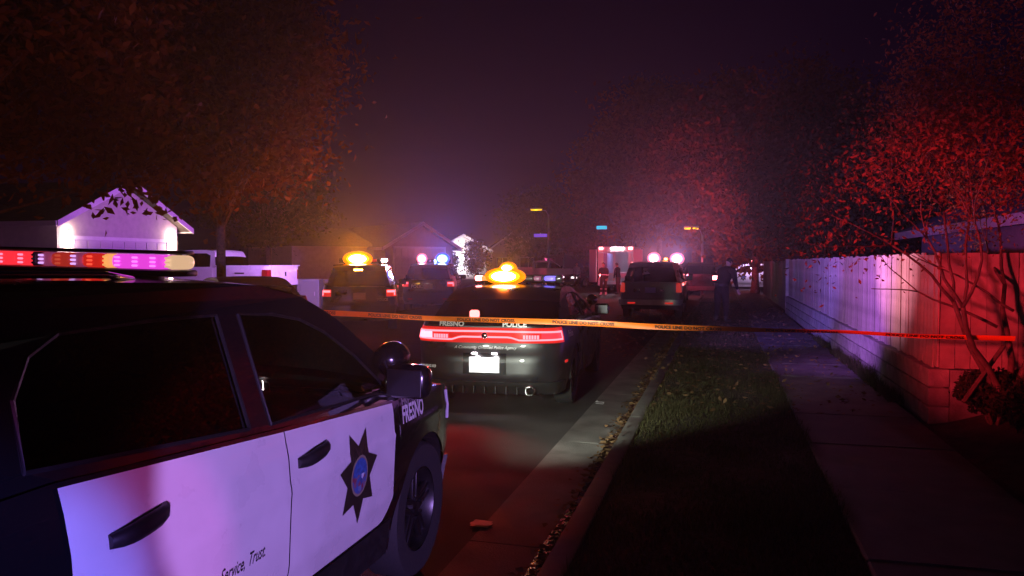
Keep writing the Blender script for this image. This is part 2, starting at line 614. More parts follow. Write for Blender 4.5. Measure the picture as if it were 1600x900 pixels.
# ------------------------------------------------------------------ retaining wall of blocks with a board fence on top
F0, F1 = 9.1, 27.8
BT = 0.70                                          # top of the block wall
bw = empty('block_wall', (FX, F0, 0), 0, 'low grey concrete block retaining wall under the lit board fence', 'wall')
MB().box((0.115, (F1 - F0) / 2, (BT - 0.02) / 2 + .02), (0.17, F1 - F0 - .04, BT - 0.06)).build('mortar_core', M['mortar'], bw)
b0 = MB().rbox((0, 0, 0), (0.20, 0.388, 0.186), 0.008, seg=1).build('block', M['block'], bw)
first = True
for r_ in range(3):
    z = 0.21 + 0.197 * r_
    off = 0.2 if r_ % 2 else 0.0
    k = 0
    while True:
        y = 0.2 + off + 0.4 * k
        if y > F1 - F0 - 0.1: break
        o = b0 if first else mesh_obj('block', b0.data, bw)
        first = False
        o.location = (0.10 + random.uniform(-.004, .004), y, z)
        k += 1
hb = MB().rbox((0.10, 0.097, 0.407), (0.20, 0.186, 0.186), 0.008, seg=1).build('block', M['block'], bw)
bf = empty('board_fence', (FX, F0, 0), 0, 'pale weathered board fence lit violet along the sidewalk', 'fence')
for dz in (BT + 0.18, BT + 1.0):
    MB().box((0.115, (F1 - F0) / 2, dz), (0.04, F1 - F0 - 0.1, 0.09)).build('rail', M['fence'], bf)
boards = []
for w_, t_ in ((0.139, 0.018), (0.137, 0.02), (0.140, 0.016)):
    mbx = MB()
    h = 1.19
    mbx.add([(x, y, z) for z in (0, h) for y in (-w_ / 2, w_ / 2) for x in (-t_ / 2, t_ / 2)] +
            [(x, y, h + .0) for y in (-w_ / 2, w_ / 2) for x in (-t_ / 2, t_ / 2)],
            [(0, 2, 3, 1), (4, 5, 7, 6), (0, 1, 5, 4), (2, 6, 7, 3), (0, 4, 6, 2), (1, 3, 7, 5)])
    boards.append(mbx)
bmesh_data = []
for b in boards:
    o = b.build('board_pattern', M['fence'])
    bmesh_data.append(o.data)
    bpy.data.objects.remove(o)


def fence_boards(parent, x, y, dx, dy, n, rz, data, z0=BT, gap=0.006):
    for k in range(n):
        o = mesh_obj('board', data[k % len(data)], parent)
        s = 0.145 * (k + 0.5)
        o.location = (x + dx * s + (random.uniform(-.004, .004) if dy else 0), y + dy * s + (random.uniform(-.004, .004) if dx else 0), z0 + 0.004 + random.uniform(-.02, .012))
        o.rotation_euler = (random.uniform(-.009, .009), 0, rz + random.uniform(-.02, .02))


fence_boards(bf, 0.085, 0.02, 0, 1, 128, 0, bmesh_data)
rf = empty('board_fence', (FX, F0, 0), 0, 'board fence return glowing red behind the small tree', 'fence')
for dz in (BT + 0.18, BT + 1.0):
    MB().box((2.4, 0.075, dz), (4.5, 0.04, 0.09)).build('rail', M['fence'], rf)
fence_boards(rf, 0.10, 0.03, 1, 0, 31, PI / 2, bmesh_data)
MB().box((2.3, 0.10, 0.36), (4.3, 0.16, 0.66)).build('wall_base', M['block'], rf)
ff = empty('board_fence', (FX + 0.1, F1 + 0.25, 0), 0, 'fence run coloured dark as if unlit beyond the end of the violet fence', 'fence')
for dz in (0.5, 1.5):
    MB().box((0.04, 8, dz), (0.04, 16, 0.09)).build('rail', M['fence_unlit'], ff)
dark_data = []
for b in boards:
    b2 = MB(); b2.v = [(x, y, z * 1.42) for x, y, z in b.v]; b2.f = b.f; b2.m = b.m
    o = b2.build('board_pattern', M['fence_unlit']); dark_data.append(o.data); bpy.data.objects.remove(o)
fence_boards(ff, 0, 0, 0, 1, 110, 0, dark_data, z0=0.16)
pp = MB().rbox((FX + 0.06, F1 + 0.1, 1.02), (0.13, 0.13, 1.78), 0.012).build('fence_post', M['fence'])
tag(pp, 'square end post where the violet fence stops', 'post')

# planting bed and hedge in front of the red fence return
bed = MB()
rows = []
for j in range(24):
    y = -4 + 13.2 * j / 23
    rows.append([(SW1 + 0.01 + 4.4 * i / 14, y, 0.10 + 0.5 * min(1, (i / 4.0)) ** 1.5 + 0.03 * noise.noise((i * .8, y * 2, 5))) for i in range(15)])
bed.grid(rows)
tag(bed.build('planting_bed', M['soil'], smooth=True), kind='structure')


def shrub(name, c, rad, n, size, mat, label, cat, group=None, stems=5, flat=0.0):
    root = empty(name, (c[0], c[1], c[2]), 0, label, cat, group)
    u = rng.normal(size=(n, 3))
    u /= np.linalg.norm(u, axis=1, keepdims=True)
    r = rng.uniform(0.55, 1.0, n) ** 0.6
    bumps = np.array([0.8 + 0.35 * noise.noise((a[0] * 2.5 + c[0], a[1] * 2.5 + c[1], a[2] * 2.5)) for a in u])
    p = u * (r * bumps)[:, None] * np.array(rad)
    p[:, 2] += rad[2] * 0.8
    p = p[p[:, 2] > 0.0]
    v, f = leaf_quads(p, size, flat)
    scatter_mesh('foliage', v, f, mat, None, None, None, root)
    mb = MB()
    for k in range(stems):
        a = 2 * PI * k / stems
        mb.tube([(0.04 * math.cos(a), 0.04 * math.sin(a), -0.1), (rad[0] * .4 * math.cos(a), rad[1] * .4 * math.sin(a), rad[2] * .7), (rad[0] * .6 * math.cos(a), rad[1] * .6 * math.sin(a), rad[2] * 1.2)], [0.02, 0.014, 0.006], 5)
    mb.build('stem', M['bark'], root)
    return root


for i, (x, y, rx, rz, lab) in enumerate([(2.55, 8.55, 0.42, 0.26, 'dark clipped hedge bush tucked against the fence corner'),
                                         (3.05, 8.0, 0.5, 0.26, 'dark hedge bush at the foot of the small tree'),
                                         (2.62, 7.3, 0.5, 0.30, 'dark hedge bush in front of the fence corner by the sidewalk'),
                                         (2.75, 6.2, 0.55, 0.34, 'unlit round bush beside the sidewalk near the right edge')]):
    shrub('hedge_bush', (x, y, 0.28 + 0.18 * min(1, (x - 2.1))), (rx, rx * 1.1, rz), 3800, 0.028, M['leaf_hedge'], lab, 'bush', 'hedge bushes below the red fence')

# weeds at the foot of the block wall
for i, (y, h, lab) in enumerate([(11.0, 0.20, 'low weeds at the wall foot close to the fence corner'), (12.6, 0.32, 'tall weed tuft against the block wall'), (14.6, 0.20, 'small weed clump further along the block wall'), (17.4, 0.16, 'low weed clump by the wall before the lit far end')]):
    w = blades(700, -0.10, 0.06, -0.8, 0.9, 0.0, h * .5, h, 0.006)
    o = scatter_mesh('weed_clump', w[0], w[1], M['grass'], None, lab, 'weeds')
    o.location = (FX - 0.06, y, 0.14)
    o['group'] = 'weeds along the block wall'

# wooden tree stake leaning in the bed
st = MB()
p0, p1 = (2.20, 8.25, 0.50), (2.58, 8.42, 1.02)
st.tube([p0, p1], [0.022, 0.02], 6)
tag(st.build('tree_stake', M['bark_pale']), 'short wooden stake leaning toward the small tree trunk', 'stake')


# ------------------------------------------------------------------ trees
def branch(mb, p, d, length, rad, depth, tips, spread=0.55, gravity=0.05, segs=4):
    pts, rads = [p.copy()], [rad]
    q, dd = p.copy(), d.copy()
    for i in range(segs):
        dd = (dd + Vector((random.uniform(-.22, .22), random.uniform(-.22, .22), random.uniform(-.1, .16)))).normalized()
        q = q + dd * (length / segs)
        pts.append(q.copy())
        rads.append(rad * (1 - 0.45 * (i + 1) / segs))
    mb.tube(pts, rads, 7 if depth > 1 else 5)
    if depth <= 0:
        tips.append(q)
        tips.append(pts[-2])
        return
    nb = random.choice((2, 3, 3))
    for k in range(nb):
        a = 2 * PI * (k + random.uniform(-.3, .3)) / nb
        side = dd.orthogonal().normalized()
        side = Matrix.Rotation(a, 3, dd) @ side
        nd = (dd * (1 - spread * .5) + side * spread * random.uniform(.8, 1.3) + Vector((0, 0, gravity))).normalized()
        branch(mb, q, nd, length * random.uniform(.62, .8), rads[-1] * .8, depth - 1, tips, spread, gravity, segs)
    if depth >= 2:
        tips.append(q)


def tree(name, x, y, z, trunk_h, crown, n, leaf, mat, label, trunk_r=0.13, group=None, lean=(0, 0), bark='bark', clumps=90, bias=0.5, clump_r=0.55, cat='tree', extra=()):
    """crown: (dx, dy, bottom, top, rx, ry) relative to the trunk base"""
    root = empty(name, (x, y, z), 0, label, cat, group)
    cdx, cdy, cb, ct, rx, ry = crown
    mb = MB()
    top = Vector((lean[0], lean[1], trunk_h))
    mb.tube([(0, 0, -0.1), (lean[0] * .2, lean[1] * .2, trunk_h * .3), (lean[0] * .6, lean[1] * .6, trunk_h * .7), top], [trunk_r * 1.35, trunk_r, trunk_r * .9, trunk_r * .8], 10)
    # clump centres fill an uneven egg-shaped volume
    cc = []
    mid, half = (cb + ct) / 2, (ct - cb) / 2
    while len(cc) < clumps:
        u = Vector((random.gauss(0, 1), random.gauss(0, 1), random.gauss(0, 1))).normalized()
        r = random.uniform(0.35, 1.0) ** bias
        shape = 0.78 + 0.42 * noise.noise((u.x * 1.8 + x, u.y * 1.8 + y, u.z * 1.8))
        zz = u.z * r * shape
        taper = 1.0 - 0.30 * max(0, zz)
        cc.append(Vector((cdx + u.x * r * rx * shape * taper, cdy + u.y * r * ry * shape * taper, mid + zz * half)))
    cc += [Vector(e_) for e_ in extra]
    # limbs run from the trunk top towards the clumps
    for k, c in enumerate(cc):
        if k % 3: continue
        m1 = top.lerp(c, 0.45) + Vector((random.uniform(-.2, .2), random.uniform(-.2, .2), -0.15 * (c - top).length))
        st_ = top if k % 2 else Vector((lean[0] * .8, lean[1] * .8, trunk_h * random.uniform(.72, .95)))
        mb.tube([st_, m1, c], [trunk_r * random.uniform(.25, .5), trunk_r * .2, 0.008], 5)
    mb.build('trunk', M[bark], root, smooth=True)
    per = n // clumps
    pts = []
    for c in cc:
        s = clump_r * random.uniform(.6, 1.4)
        g = rng.normal(size=(per, 3)) * np.array([s, s, s * .62])
        pts.append(g + np.array(c))
    pts = np.concatenate(pts)
    pts = pts[pts[:, 2] > cb - 0.9]
    v, f = leaf_quads(pts, leaf)
    scatter_mesh('crown', v, f, mat, None, None, None, root)
    return root


tree('broadleaf_tree', -13.0, 19.0, 0.14, 3.4, (0.2, 0.2, 2.9, 10.4, 3.3, 3.3), 46000, 0.105, M['leaf_autumn'], 'tall autumn tree whose trunk stands in front of the white pickup', 0.13, 'street trees', clumps=150)
tree('broadleaf_tree', -12.9, 9.0, 0.14, 3.0, (0.5, 1.0, 2.75, 9.5, 3.9, 4.4), 48000, 0.09, M['leaf_autumn'], 'autumn tree with orange leaves hanging in front of the garage', 0.15, 'street trees', clumps=170,
     extra=[(1.2 + 2.2 * q, 1.5 + 2.0 * q + .4 * random.random(), 3.35 + .5 * random.random() - .25 * q) for q in np.linspace(0, 1, 9)])
X, Y = pix(575, 62)
tree('broadleaf_tree', -25.0, 41, 0.3, 3.4, (0, 0, 2.2, 8.5, 4.2, 4.2), 14000, 0.13, M['leaf_green'], 'dark tree behind the left amber-lit police car', 0.2, 'far trees', clumps=100)
X, Y = pix(840, 68)
tree('broadleaf_tree', X, Y, 0.1, 2.6, (0, 0, 2.0, 8.4, 4.4, 4.4), 14000, 0.14, M['leaf_green'], 'rounded tree glowing amber behind the street-sign pole', 0.2, 'far trees', clumps=100)
X, Y = pix(912, 60)
tree('broadleaf_tree', X, Y, 0.1, 1.6, (0, 0, 1.4, 5.6, 1.7, 1.7), 3200, 0.10, M['leaf_green'], 'sparse pale young tree left of the ambulance', 0.08, 'far trees', bark='bark_pale', clumps=60, clump_r=.35)
for px, d, h, r, lab in ((985, 66, 14.5, 6.0, 'tall dark tree rising behind the ambulance'), (1085, 50, 12.5, 5.2, 'reddish tree towering behind the parked grey vehicle'), (1030, 57, 15.5, 5.6, 'tallest dark crown between ambulance and white lamps'), (1135, 45, 12.5, 4.6, 'broad maroon crown above the crosswise white police SUV'), (1228, 42, 12.0, 4.6, 'dark crown rising over the unlit fence run'),
                         (1180, 43, 10.6, 4.4, 'leafy tree over the sidewalk above the bending officer'), (1275, 36, 9.0, 3.8, 'dark violet tree behind the far end of the fence'),
                         (1340, 27, 6.0, 2.6, 'low dark tree behind the middle of the violet fence')):
    X, Y = pix(px, d)
    if px in (1228, 1275, 1340): X = max(X, 4.5)
    lo = {1180: 1.5, 1085: 2.2, 985: 3.0, 1275: 2.0, 1340: 1.6, 1030: 3.2, 1135: 2.2, 1228: 2.2}[px]
    tree('broadleaf_tree', X, Y, 0.1, lo + 1.0, (0, 0, lo, h, r, r), 26000, 0.003 * d + 0.02, M['leaf_autumn'] if px < 1250 else M['leaf_green'], lab, 0.2, 'trees beyond the fence', clumps=130, clump_r=0.75)

for px, d, h, lab in ((744, 58, 3.4, 'bare shrubby tree at the right edge of the glaring house'), (693, 57, 2.6, 'dark shrubby tree left of the glaring house')):
    X, Y = pix(px, d)
    tree('shrub_tree', X, Y, 0.1, .9, (0, 0, .5, h, .95, .95), 2600, 0.10, M['leaf_green'], lab, 0.06, 'far trees', clumps=26, clump_r=.3)

# crape myrtle: several stems from one foot, fine pink-red leaves
TX, TY = 2.62, 8.35
mroot = empty('myrtle_tree', (TX, TY, 0.45), 0, 'small multi-stemmed tree with fine reddish leaves beside the red fence', 'tree')
mm = MB()
tips = []
for a, tilt, l in ((2.6, .55, 1.15), (3.6, .35, 1.2), (1.4, .25, 1.3), (0.2, .45, 1.2), (4.8, .3, 1.15)):
    d = Vector((math.cos(a) * tilt, math.sin(a) * tilt, 1)).normalized()
    branch(mm, Vector((0.03 * math.cos(a), 0.03 * math.sin(a), -0.05)), d, l, 0.036, 3, tips, 0.5, 0.14, 5)
# low side branch reaching left across the fence
branch(mm, Vector((-0.12, 0.0, 0.75)), Vector((-0.9, 0.05, 0.42)).normalized(), 0.75, 0.016, 1, [], 0.4, 0.05, 5)
branch(mm, Vector((0.02, 0.02, 0.9)), Vector((-0.7, -.1, 0.55)).normalized(), 0.7, 0.014, 1, [], 0.5, 0.05, 5)
mm.build('trunk', M['bark_pale'], mroot, smooth=True)
pts = []
for t in tips:
    if t.z < 1.25: continue
    k = 60
    pts.append(rng.normal(size=(k, 3)) * np.array([.17, .17, .19]) + np.array(t))
for k in range(130):
    u = Vector((random.gauss(0, 1), random.gauss(0, 1), random.gauss(0, 1))).normalized() * random.uniform(.4, 1)
    c = np.array([u.x * 1.25 - 0.1, u.y * 1.1, 3.05 + u.z * 1.35 - 0.15 * abs(u.x)])
    pts.append(rng.normal(size=(110, 3)) * np.array([.13, .13, .17]) + c)
pts = np.concatenate(pts)
v, f = leaf_quads(pts, 0.023, aspect=0.45)
scatter_mesh('crown', v, f, M['leaf_myrtle'], None, None, None, mroot)


# ------------------------------------------------------------------ houses
def house(name, loc, rz, w, dep, h, apex, mat, label, ov=0.45, garage=True, win=True, wing=None, cat='house', group=None, trim=None):
    """front faces local -Y, gable over the front; loc is the middle of the front wall foot"""
    root = empty(name, loc, rz, label, cat, group)
    wl = MB()
    wl.add([(-w / 2, 0, 0), (w / 2, 0, 0), (w / 2, 0, h), (0, 0, apex), (-w / 2, 0, h),
            (-w / 2, dep, 0), (w / 2, dep, 0), (w / 2, dep, h), (0, dep, apex), (-w / 2, dep, h)],
           [(0, 1, 2, 3, 4), (9, 8, 7, 6, 5), (1, 6, 7, 2), (5, 0, 4, 9)])
    wl.build('wall', mat, root)
    sl = math.atan2(apex - h, w / 2)
    for s in (-1, 1):
        rfm = MB()
        ex, ez = s * (w / 2 + ov), h - ov * math.tan(sl)
        for (z0, z1) in ((0.03, 0.15),):
            a = [(0, -ov, apex + z0), (ex, -ov, ez + z0), (ex, dep + ov, ez + z0), (0, dep + ov, apex + z0)]
            b = [(p[0], p[1], p[2] + z1 - z0) for p in a]
            rfm.add(a + b, [(0, 1, 2, 3), (7, 6, 5, 4), (0, 4, 5, 1), (1, 5, 6, 2), (2, 6, 7, 3), (3, 7, 4, 0)])
        r1 = rfm.build('roof', M['shingle'], root)
        fa = MB()
        for yy in (-ov - 0.035,):
            a = [(0, yy, apex - 0.06), (ex, yy, ez - 0.06), (ex, yy, ez + 0.16), (0, yy, apex + 0.16)]
            b = [(p[0], p[1] + 0.03, p[2]) for p in a]
            fa.add(a + b, [(0, 1, 2, 3), (7, 6, 5, 4), (0, 4, 5, 1), (2, 6, 7, 3), (1, 5, 6, 2)])
        fa.box((ex + s * 0.03, dep / 2, ez + 0.06), (0.04, dep + 2 * ov, 0.18))
        fa.build('fascia', trim or M['trim'], root)
    if garage:
        gw, gh = min(4.9, w - 1.3), 2.2
        gd = MB().box((0, -0.01, gh / 2), (gw, 0.03, gh)).build('garage_door', M['garage'], root)
        pm = MB().rbox((0, 0, 0), (gw / 8 - .05, 0.03, gh / 4 - .08), 0.012, seg=1)
        pd = None
        for i in range(8):
            for j in range(4):
                loc_ = (-gw / 2 + gw / 8 * (i + .5), -0.03, gh / 4 * (j + .5))
                if pd is None:
                    o = pm.build('panel', M['garage'], gd); pd = o.data
                else:
                    o = mesh_obj('panel', pd, gd)
                o.location = loc_
        fr = MB()
        for s in (-1, 1): fr.box((s * (gw / 2 + 0.06), -0.03, gh / 2 + .04), (0.12, 0.06, gh + 0.16))
        fr.box((0, -0.03, gh + 0.06), (gw, 0.05, 0.12))
        fr.build('door_frame', M['trim'], root)
    elif win:
        for s in (-1, 1):
            wn_ = MB().box((s * w * .22, -0.02, 1.5), (1.3, 0.06, 1.2)).build('window', M['trim'], root)
            MB().box((s * w * .22 - .31, -0.06, 1.5), (0.56, 0.02, 1.06)).build('pane', M['window'], wn_)
            MB().box((s * w * .22 + .31, -0.06, 1.5), (0.56, 0.02, 1.06)).build('pane', M['window'], wn_)
    if wing:
        x0, x1, y0, y1, hh = wing
        MB().box(((x0 + x1) / 2, (y0 + y1) / 2, hh / 2), (x1 - x0, y1 - y0, hh)).build('side_wing', mat, root)
        ym = (y0 + y1) / 2
        rr = MB()
        rr.add([(x0 - .4, y0 - .5, hh - .02), (x1, y0 - .5, hh - .02), (x1, ym, hh + 1.3), (x0 - .4, ym, hh + 1.3), (x0 - .4, y1 + .4, hh), (x1, y1 + .4, hh)],
               [(0, 1, 2, 3), (3, 2, 5, 4), (0, 3, 4)])
        rr.build('wing_roof', M['shingle'], root)
    return root


SCONCE = emat('sconce_glow', (1.0, 0.72, 0.55), 60)


def sconce(loc, rz, label, power=30):
    root = empty('wall_sconce', loc, rz, label, 'wall lamp', 'lit garage lamps')
    MB().rbox((0, -0.015, 0), (0.12, 0.03, 0.2), 0.01).build('backplate', M['dark_steel'], root)
    MB().lathe([(0.03, -0.12), (0.05, -0.11), (0.065, 0.08), (0.05, 0.1)], 12, c=(0, -0.11, 0)).build('lamp_glass', SCONCE, root, smooth=True)
    cp = MB().lathe([(0.085, 0.10), (0.06, 0.14), (0.015, 0.18), (0.0, 0.18)], 12, c=(0, -0.11, 0))
    cp.box((0, -0.05, 0.12), (0.02, 0.1, 0.02))
    cp.build('lamp_cap', M['dark_steel'], root)
    for dz in (0.25, -0.22):
        lamp('POINT', (0, -0.14, dz), (1.0, 0.66, 0.52), power, size=0.06, parent=root)


HX, HY, HZ = -22.0, 25.95, 0.42
hl = house('house', (HX, HY, HZ), R(90), 6.3, 9, 2.85, 4.35, M['stucco'], 'pale stucco garage house with gable and two lit wall lamps', wing=(-9.5, -3.17, 3.0, 10, 2.7))
sconce((HX + 0.002, HY - 2.72, 2.62), R(90), 'lit lamp on the left side of the garage door', 26)
sconce((HX + 0.002, HY + 2.75, 2.62), R(90), 'lit lamp on the right side of the garage door by the pickup', 48)
X, Y = pix(656, 52)
house('house', (X, Y, 0.5), R(52), 5.0, 9, 2.35, 3.75, M['stucco_tan'], 'pinkish gabled house behind the two left police cars', garage=True, wing=(-8, -2.52, 1.5, 9, 2.3))
X, Y = pix(716, 66)
house('house', (X, Y + 1, 0.4), R(35), 4.2, 8, 2.5, 3.6, M['stucco'], 'floodlit white house front glaring at the middle of the street', garage=True)
X, Y = pix(803, 92)
house('house', (X, Y, 0.3), R(20), 6.0, 8, 2.8, 5.0, M['stucco_tan'], 'far red-lit gabled house left of the lamp post', garage=False)
X, Y = pix(842, 92)
house('house', (X, Y, 0.3), R(10), 5.5, 8, 2.8, 4.8, M['stucco_tan'], 'far red-lit gabled house behind the white far pickup', garage=False)
hr = house('house', (9.0, 12.6, 0.3), 0, 8.0, 10, 2.35, 4.2, pmat('brown_siding', (.13, .09, .07), .9, var=.15), 'house with pale eaves rising behind the red fence', trim=pmat('tan_fascia', (.26, .2, .16), .7, var=.15), ov=0.5, garage=False)


# ------------------------------------------------------------------ vehicles
def interp(tab, x):
    if x <= tab[0][0]: return tab[0][1]
    for (a, b), (c, d) in zip(tab, tab[1:]):
        if x <= c:
            return b + (d - b) * (x - a) / (c - a)
    return tab[-1][1]


def catmull(pts, per=8):
    out = []
    n = len(pts)
    for i in range(n - 1):
        p0, p1, p2, p3 = pts[max(i - 1, 0)], pts[i], pts[i + 1], pts[min(i + 2, n - 1)]
        for k in range(per):
            t = k / per
            out.append(tuple(0.5 * (2 * b + (c - a) * t + (2 * a - 5 * b + 4 * c - d) * t * t + (-a + 3 * b - 3 * c + d) * t ** 3)
                             for a, b, c, d in zip(p0, p1, p2, p3)))
    out.append(tuple(pts[-1]))
    return out


SUV = dict(L=5.05, wheel_r=0.385, arch=0.44, yr=-1.43, yf=1.595, sill=0.30, gw=0.90, tumble=0.30,
           plan=[(0, -2.525), (.5, -2.51), (.78, -2.45), (.90, -2.34), (.955, -2.15), (.985, -1.8), (1.0, -1.3), (1.0, 0), (1.0, 1.1), (.985, 1.65), (.95, 2.02), (.86, 2.28), (.65, 2.44), (.35, 2.51), (0, 2.525)],
           top=[(-2.525, 1.16), (-2.3, 1.22), (-1.03, 1.235), (0, 1.165), (1.07, 1.10), (1.3, 1.10), (1.9, 1.06), (2.25, 1.0), (2.45, .92), (2.525, .86)],
           side=[(.25, .07), (.45, .045), (.56, .022), (.62, .010), (.8, .006), (.90, .003), (.925, 0), (.945, .008), (1.05, .018), (1.15, .04), (1.25, .07)],
           rear=[(.25, .12), (.4, .02), (.55, 0), (.70, .0), (.76, .05), (.9, .055), (1.1, .07), (1.3, .11)],
           front=[(.25, .12), (.4, .02), (.6, 0), (.8, .03), (.9, .09), (1.05, .18)],
           A=[(1.46, 1.09), (1.12, 1.31), (.78, 1.53), (.52, 1.645)], roof=[(.20, 1.705), (-.4, 1.73), (-1.0, 1.74), (-1.7, 1.725), (-2.12, 1.685)], D=[(-2.26, 1.56), (-2.38, 1.36), (-2.44, 1.17)],
           windows=[[(1.08, 1.15), (1.02, 1.21), (.84, 1.35), (.62, 1.48), (.44, 1.55), (.24, 1.585), (0.0, 1.60), (0.0, 1.185)],
                    [(-.14, 1.195), (-.14, 1.605), (-.5, 1.61), (-.88, 1.60), (-1.0, 1.55), (-1.08, 1.45), (-1.10, 1.275)],
                    [(-1.22, 1.29), (-1.17, 1.50), (-1.12, 1.57), (-1.5, 1.57), (-1.8, 1.55), (-2.0, 1.46), (-2.12, 1.36)]],
           cowl=1.4, deck=-2.42, hood_crown=.05)
SEDAN = dict(L=5.08, wheel_r=0.36, arch=0.41, yr=-1.44, yf=1.61, sill=0.24, gw=0.84, tumble=0.42,
             plan=[(0, -2.54), (.45, -2.52), (.72, -2.45), (.85, -2.33), (.905, -2.12), (.935, -1.75), (.95, -1.3), (.945, -.4), (.945, .6), (.95, 1.5), (.93, 1.95), (.84, 2.28), (.6, 2.46), (.3, 2.53), (0, 2.54)],
             top=[(-2.54, 1.10), (-2.3, 1.115), (-1.8, 1.10), (-1.2, 1.06), (0, .99), (1.1, .97), (1.9, .90), (2.3, .80), (2.54, .70)],
             side=[(.2, .07), (.4, .03), (.55, .012), (.75, 0), (.9, .006), (1.0, .03), (1.12, .07)],
             rear=[(.25, .14), (.36, .04), (.45, 0), (.70, 0.0), (.76, .035), (.80, .045), (1.0, .035), (1.06, .03), (1.12, .05)],
             front=[(.2, .1), (.35, .02), (.5, 0), (.7, .05), (.85, .15)],
             A=[(1.18, .965), (.75, 1.17), (.30, 1.35), (.12, 1.405)], roof=[(-.15, 1.455), (-.6, 1.478), (-1.0, 1.465), (-1.3, 1.42)], D=[(-1.6, 1.30), (-1.85, 1.18), (-2.0, 1.09)],
             windows=[[(.85, 1.02), (.42, 1.23), (.10, 1.345), (-.15, 1.375), (-.15, 1.03)], [(-.26, 1.04), (-.26, 1.385), (-.8, 1.385), (-1.12, 1.34), (-1.36, 1.12)]],
             cowl=1.15, deck=-1.98, hood_crown=.05)
TRUCK = dict(L=5.8, wheel_r=0.41, arch=0.47, yr=-1.68, yf=1.9, sill=0.45, gw=0.90, tumble=0.22,
             plan=[(0, -2.9), (.6, -2.89), (.92, -2.86), (.985, -2.78), (1.0, -2.5), (1.0, -1.5), (1.0, 0), (1.0, 1.6), (.985, 2.2), (.92, 2.6), (.7, 2.82), (.35, 2.89), (0, 2.9)],
             top=[(-2.9, 1.42), (-1.02, 1.42), (-0.98, 1.36), (1.2, 1.31), (1.5, 1.31), (2.3, 1.26), (2.7, 1.18), (2.9, 1.1)],
             side=[(.4, .04), (.6, .015), (.9, 0), (1.2, .006), (1.3, .02), (1.42, .035)],
             rear=[(.4, .0), (.7, 0), (1.2, 0), (1.42, .02)],
             front=[(.4, .02), (.6, 0), (.9, .0), (1.1, .04), (1.3, .1)],
             A=[(1.42, 1.30), (1.1, 1.52), (.82, 1.74), (.62, 1.84)], roof=[(.40, 1.895), (-.1, 1.93), (-.6, 1.925), (-.84, 1.89)], D=[(-.93, 1.70), (-.98, 1.50), (-1.0, 1.36)],
             windows=[[(1.15, 1.37), (.86, 1.60), (.58, 1.78), (.30, 1.82), (.22, 1.37)], [(.10, 1.38), (.16, 1.825), (-.6, 1.82), (-.76, 1.75), (-.80, 1.39)]],
             cowl=1.45, deck=-1.0, hood_crown=.06, bed=(-2.8, -1.08))
BOXY = dict(SUV)
BOXY.update(wheel_r=0.40, L=5.05, sill=0.42, tumble=0.24, gw=0.91,
            plan=[(0, -2.525), (.6, -2.515), (.86, -2.48), (.94, -2.40), (.965, -2.2), (.975, -1.8), (.98, -1.3), (.98, 0), (.98, 1.1), (.97, 1.65), (.94, 2.05), (.86, 2.34), (.65, 2.47), (.35, 2.515), (0, 2.525)],
            rear=[(.25, .05), (.5, .03), (.7, .03), (.9, .02), (1.1, .02), (1.3, .04)],
            top=[(-2.525, 1.18), (-2.3, 1.2), (-1.03, 1.2), (0, 1.17), (1.07, 1.13), (1.3, 1.13), (1.9, 1.1), (2.25, 1.04), (2.45, .98), (2.525, .92)],
            roof=[(.10, 1.76), (-.4, 1.80), (-1.0, 1.81), (-1.7, 1.80), (-2.25, 1.77)], A=[(1.36, 1.12), (1.0, 1.35), (.62, 1.58), (.34, 1.71)], D=[(-2.36, 1.62), (-2.42, 1.40), (-2.46, 1.17)])


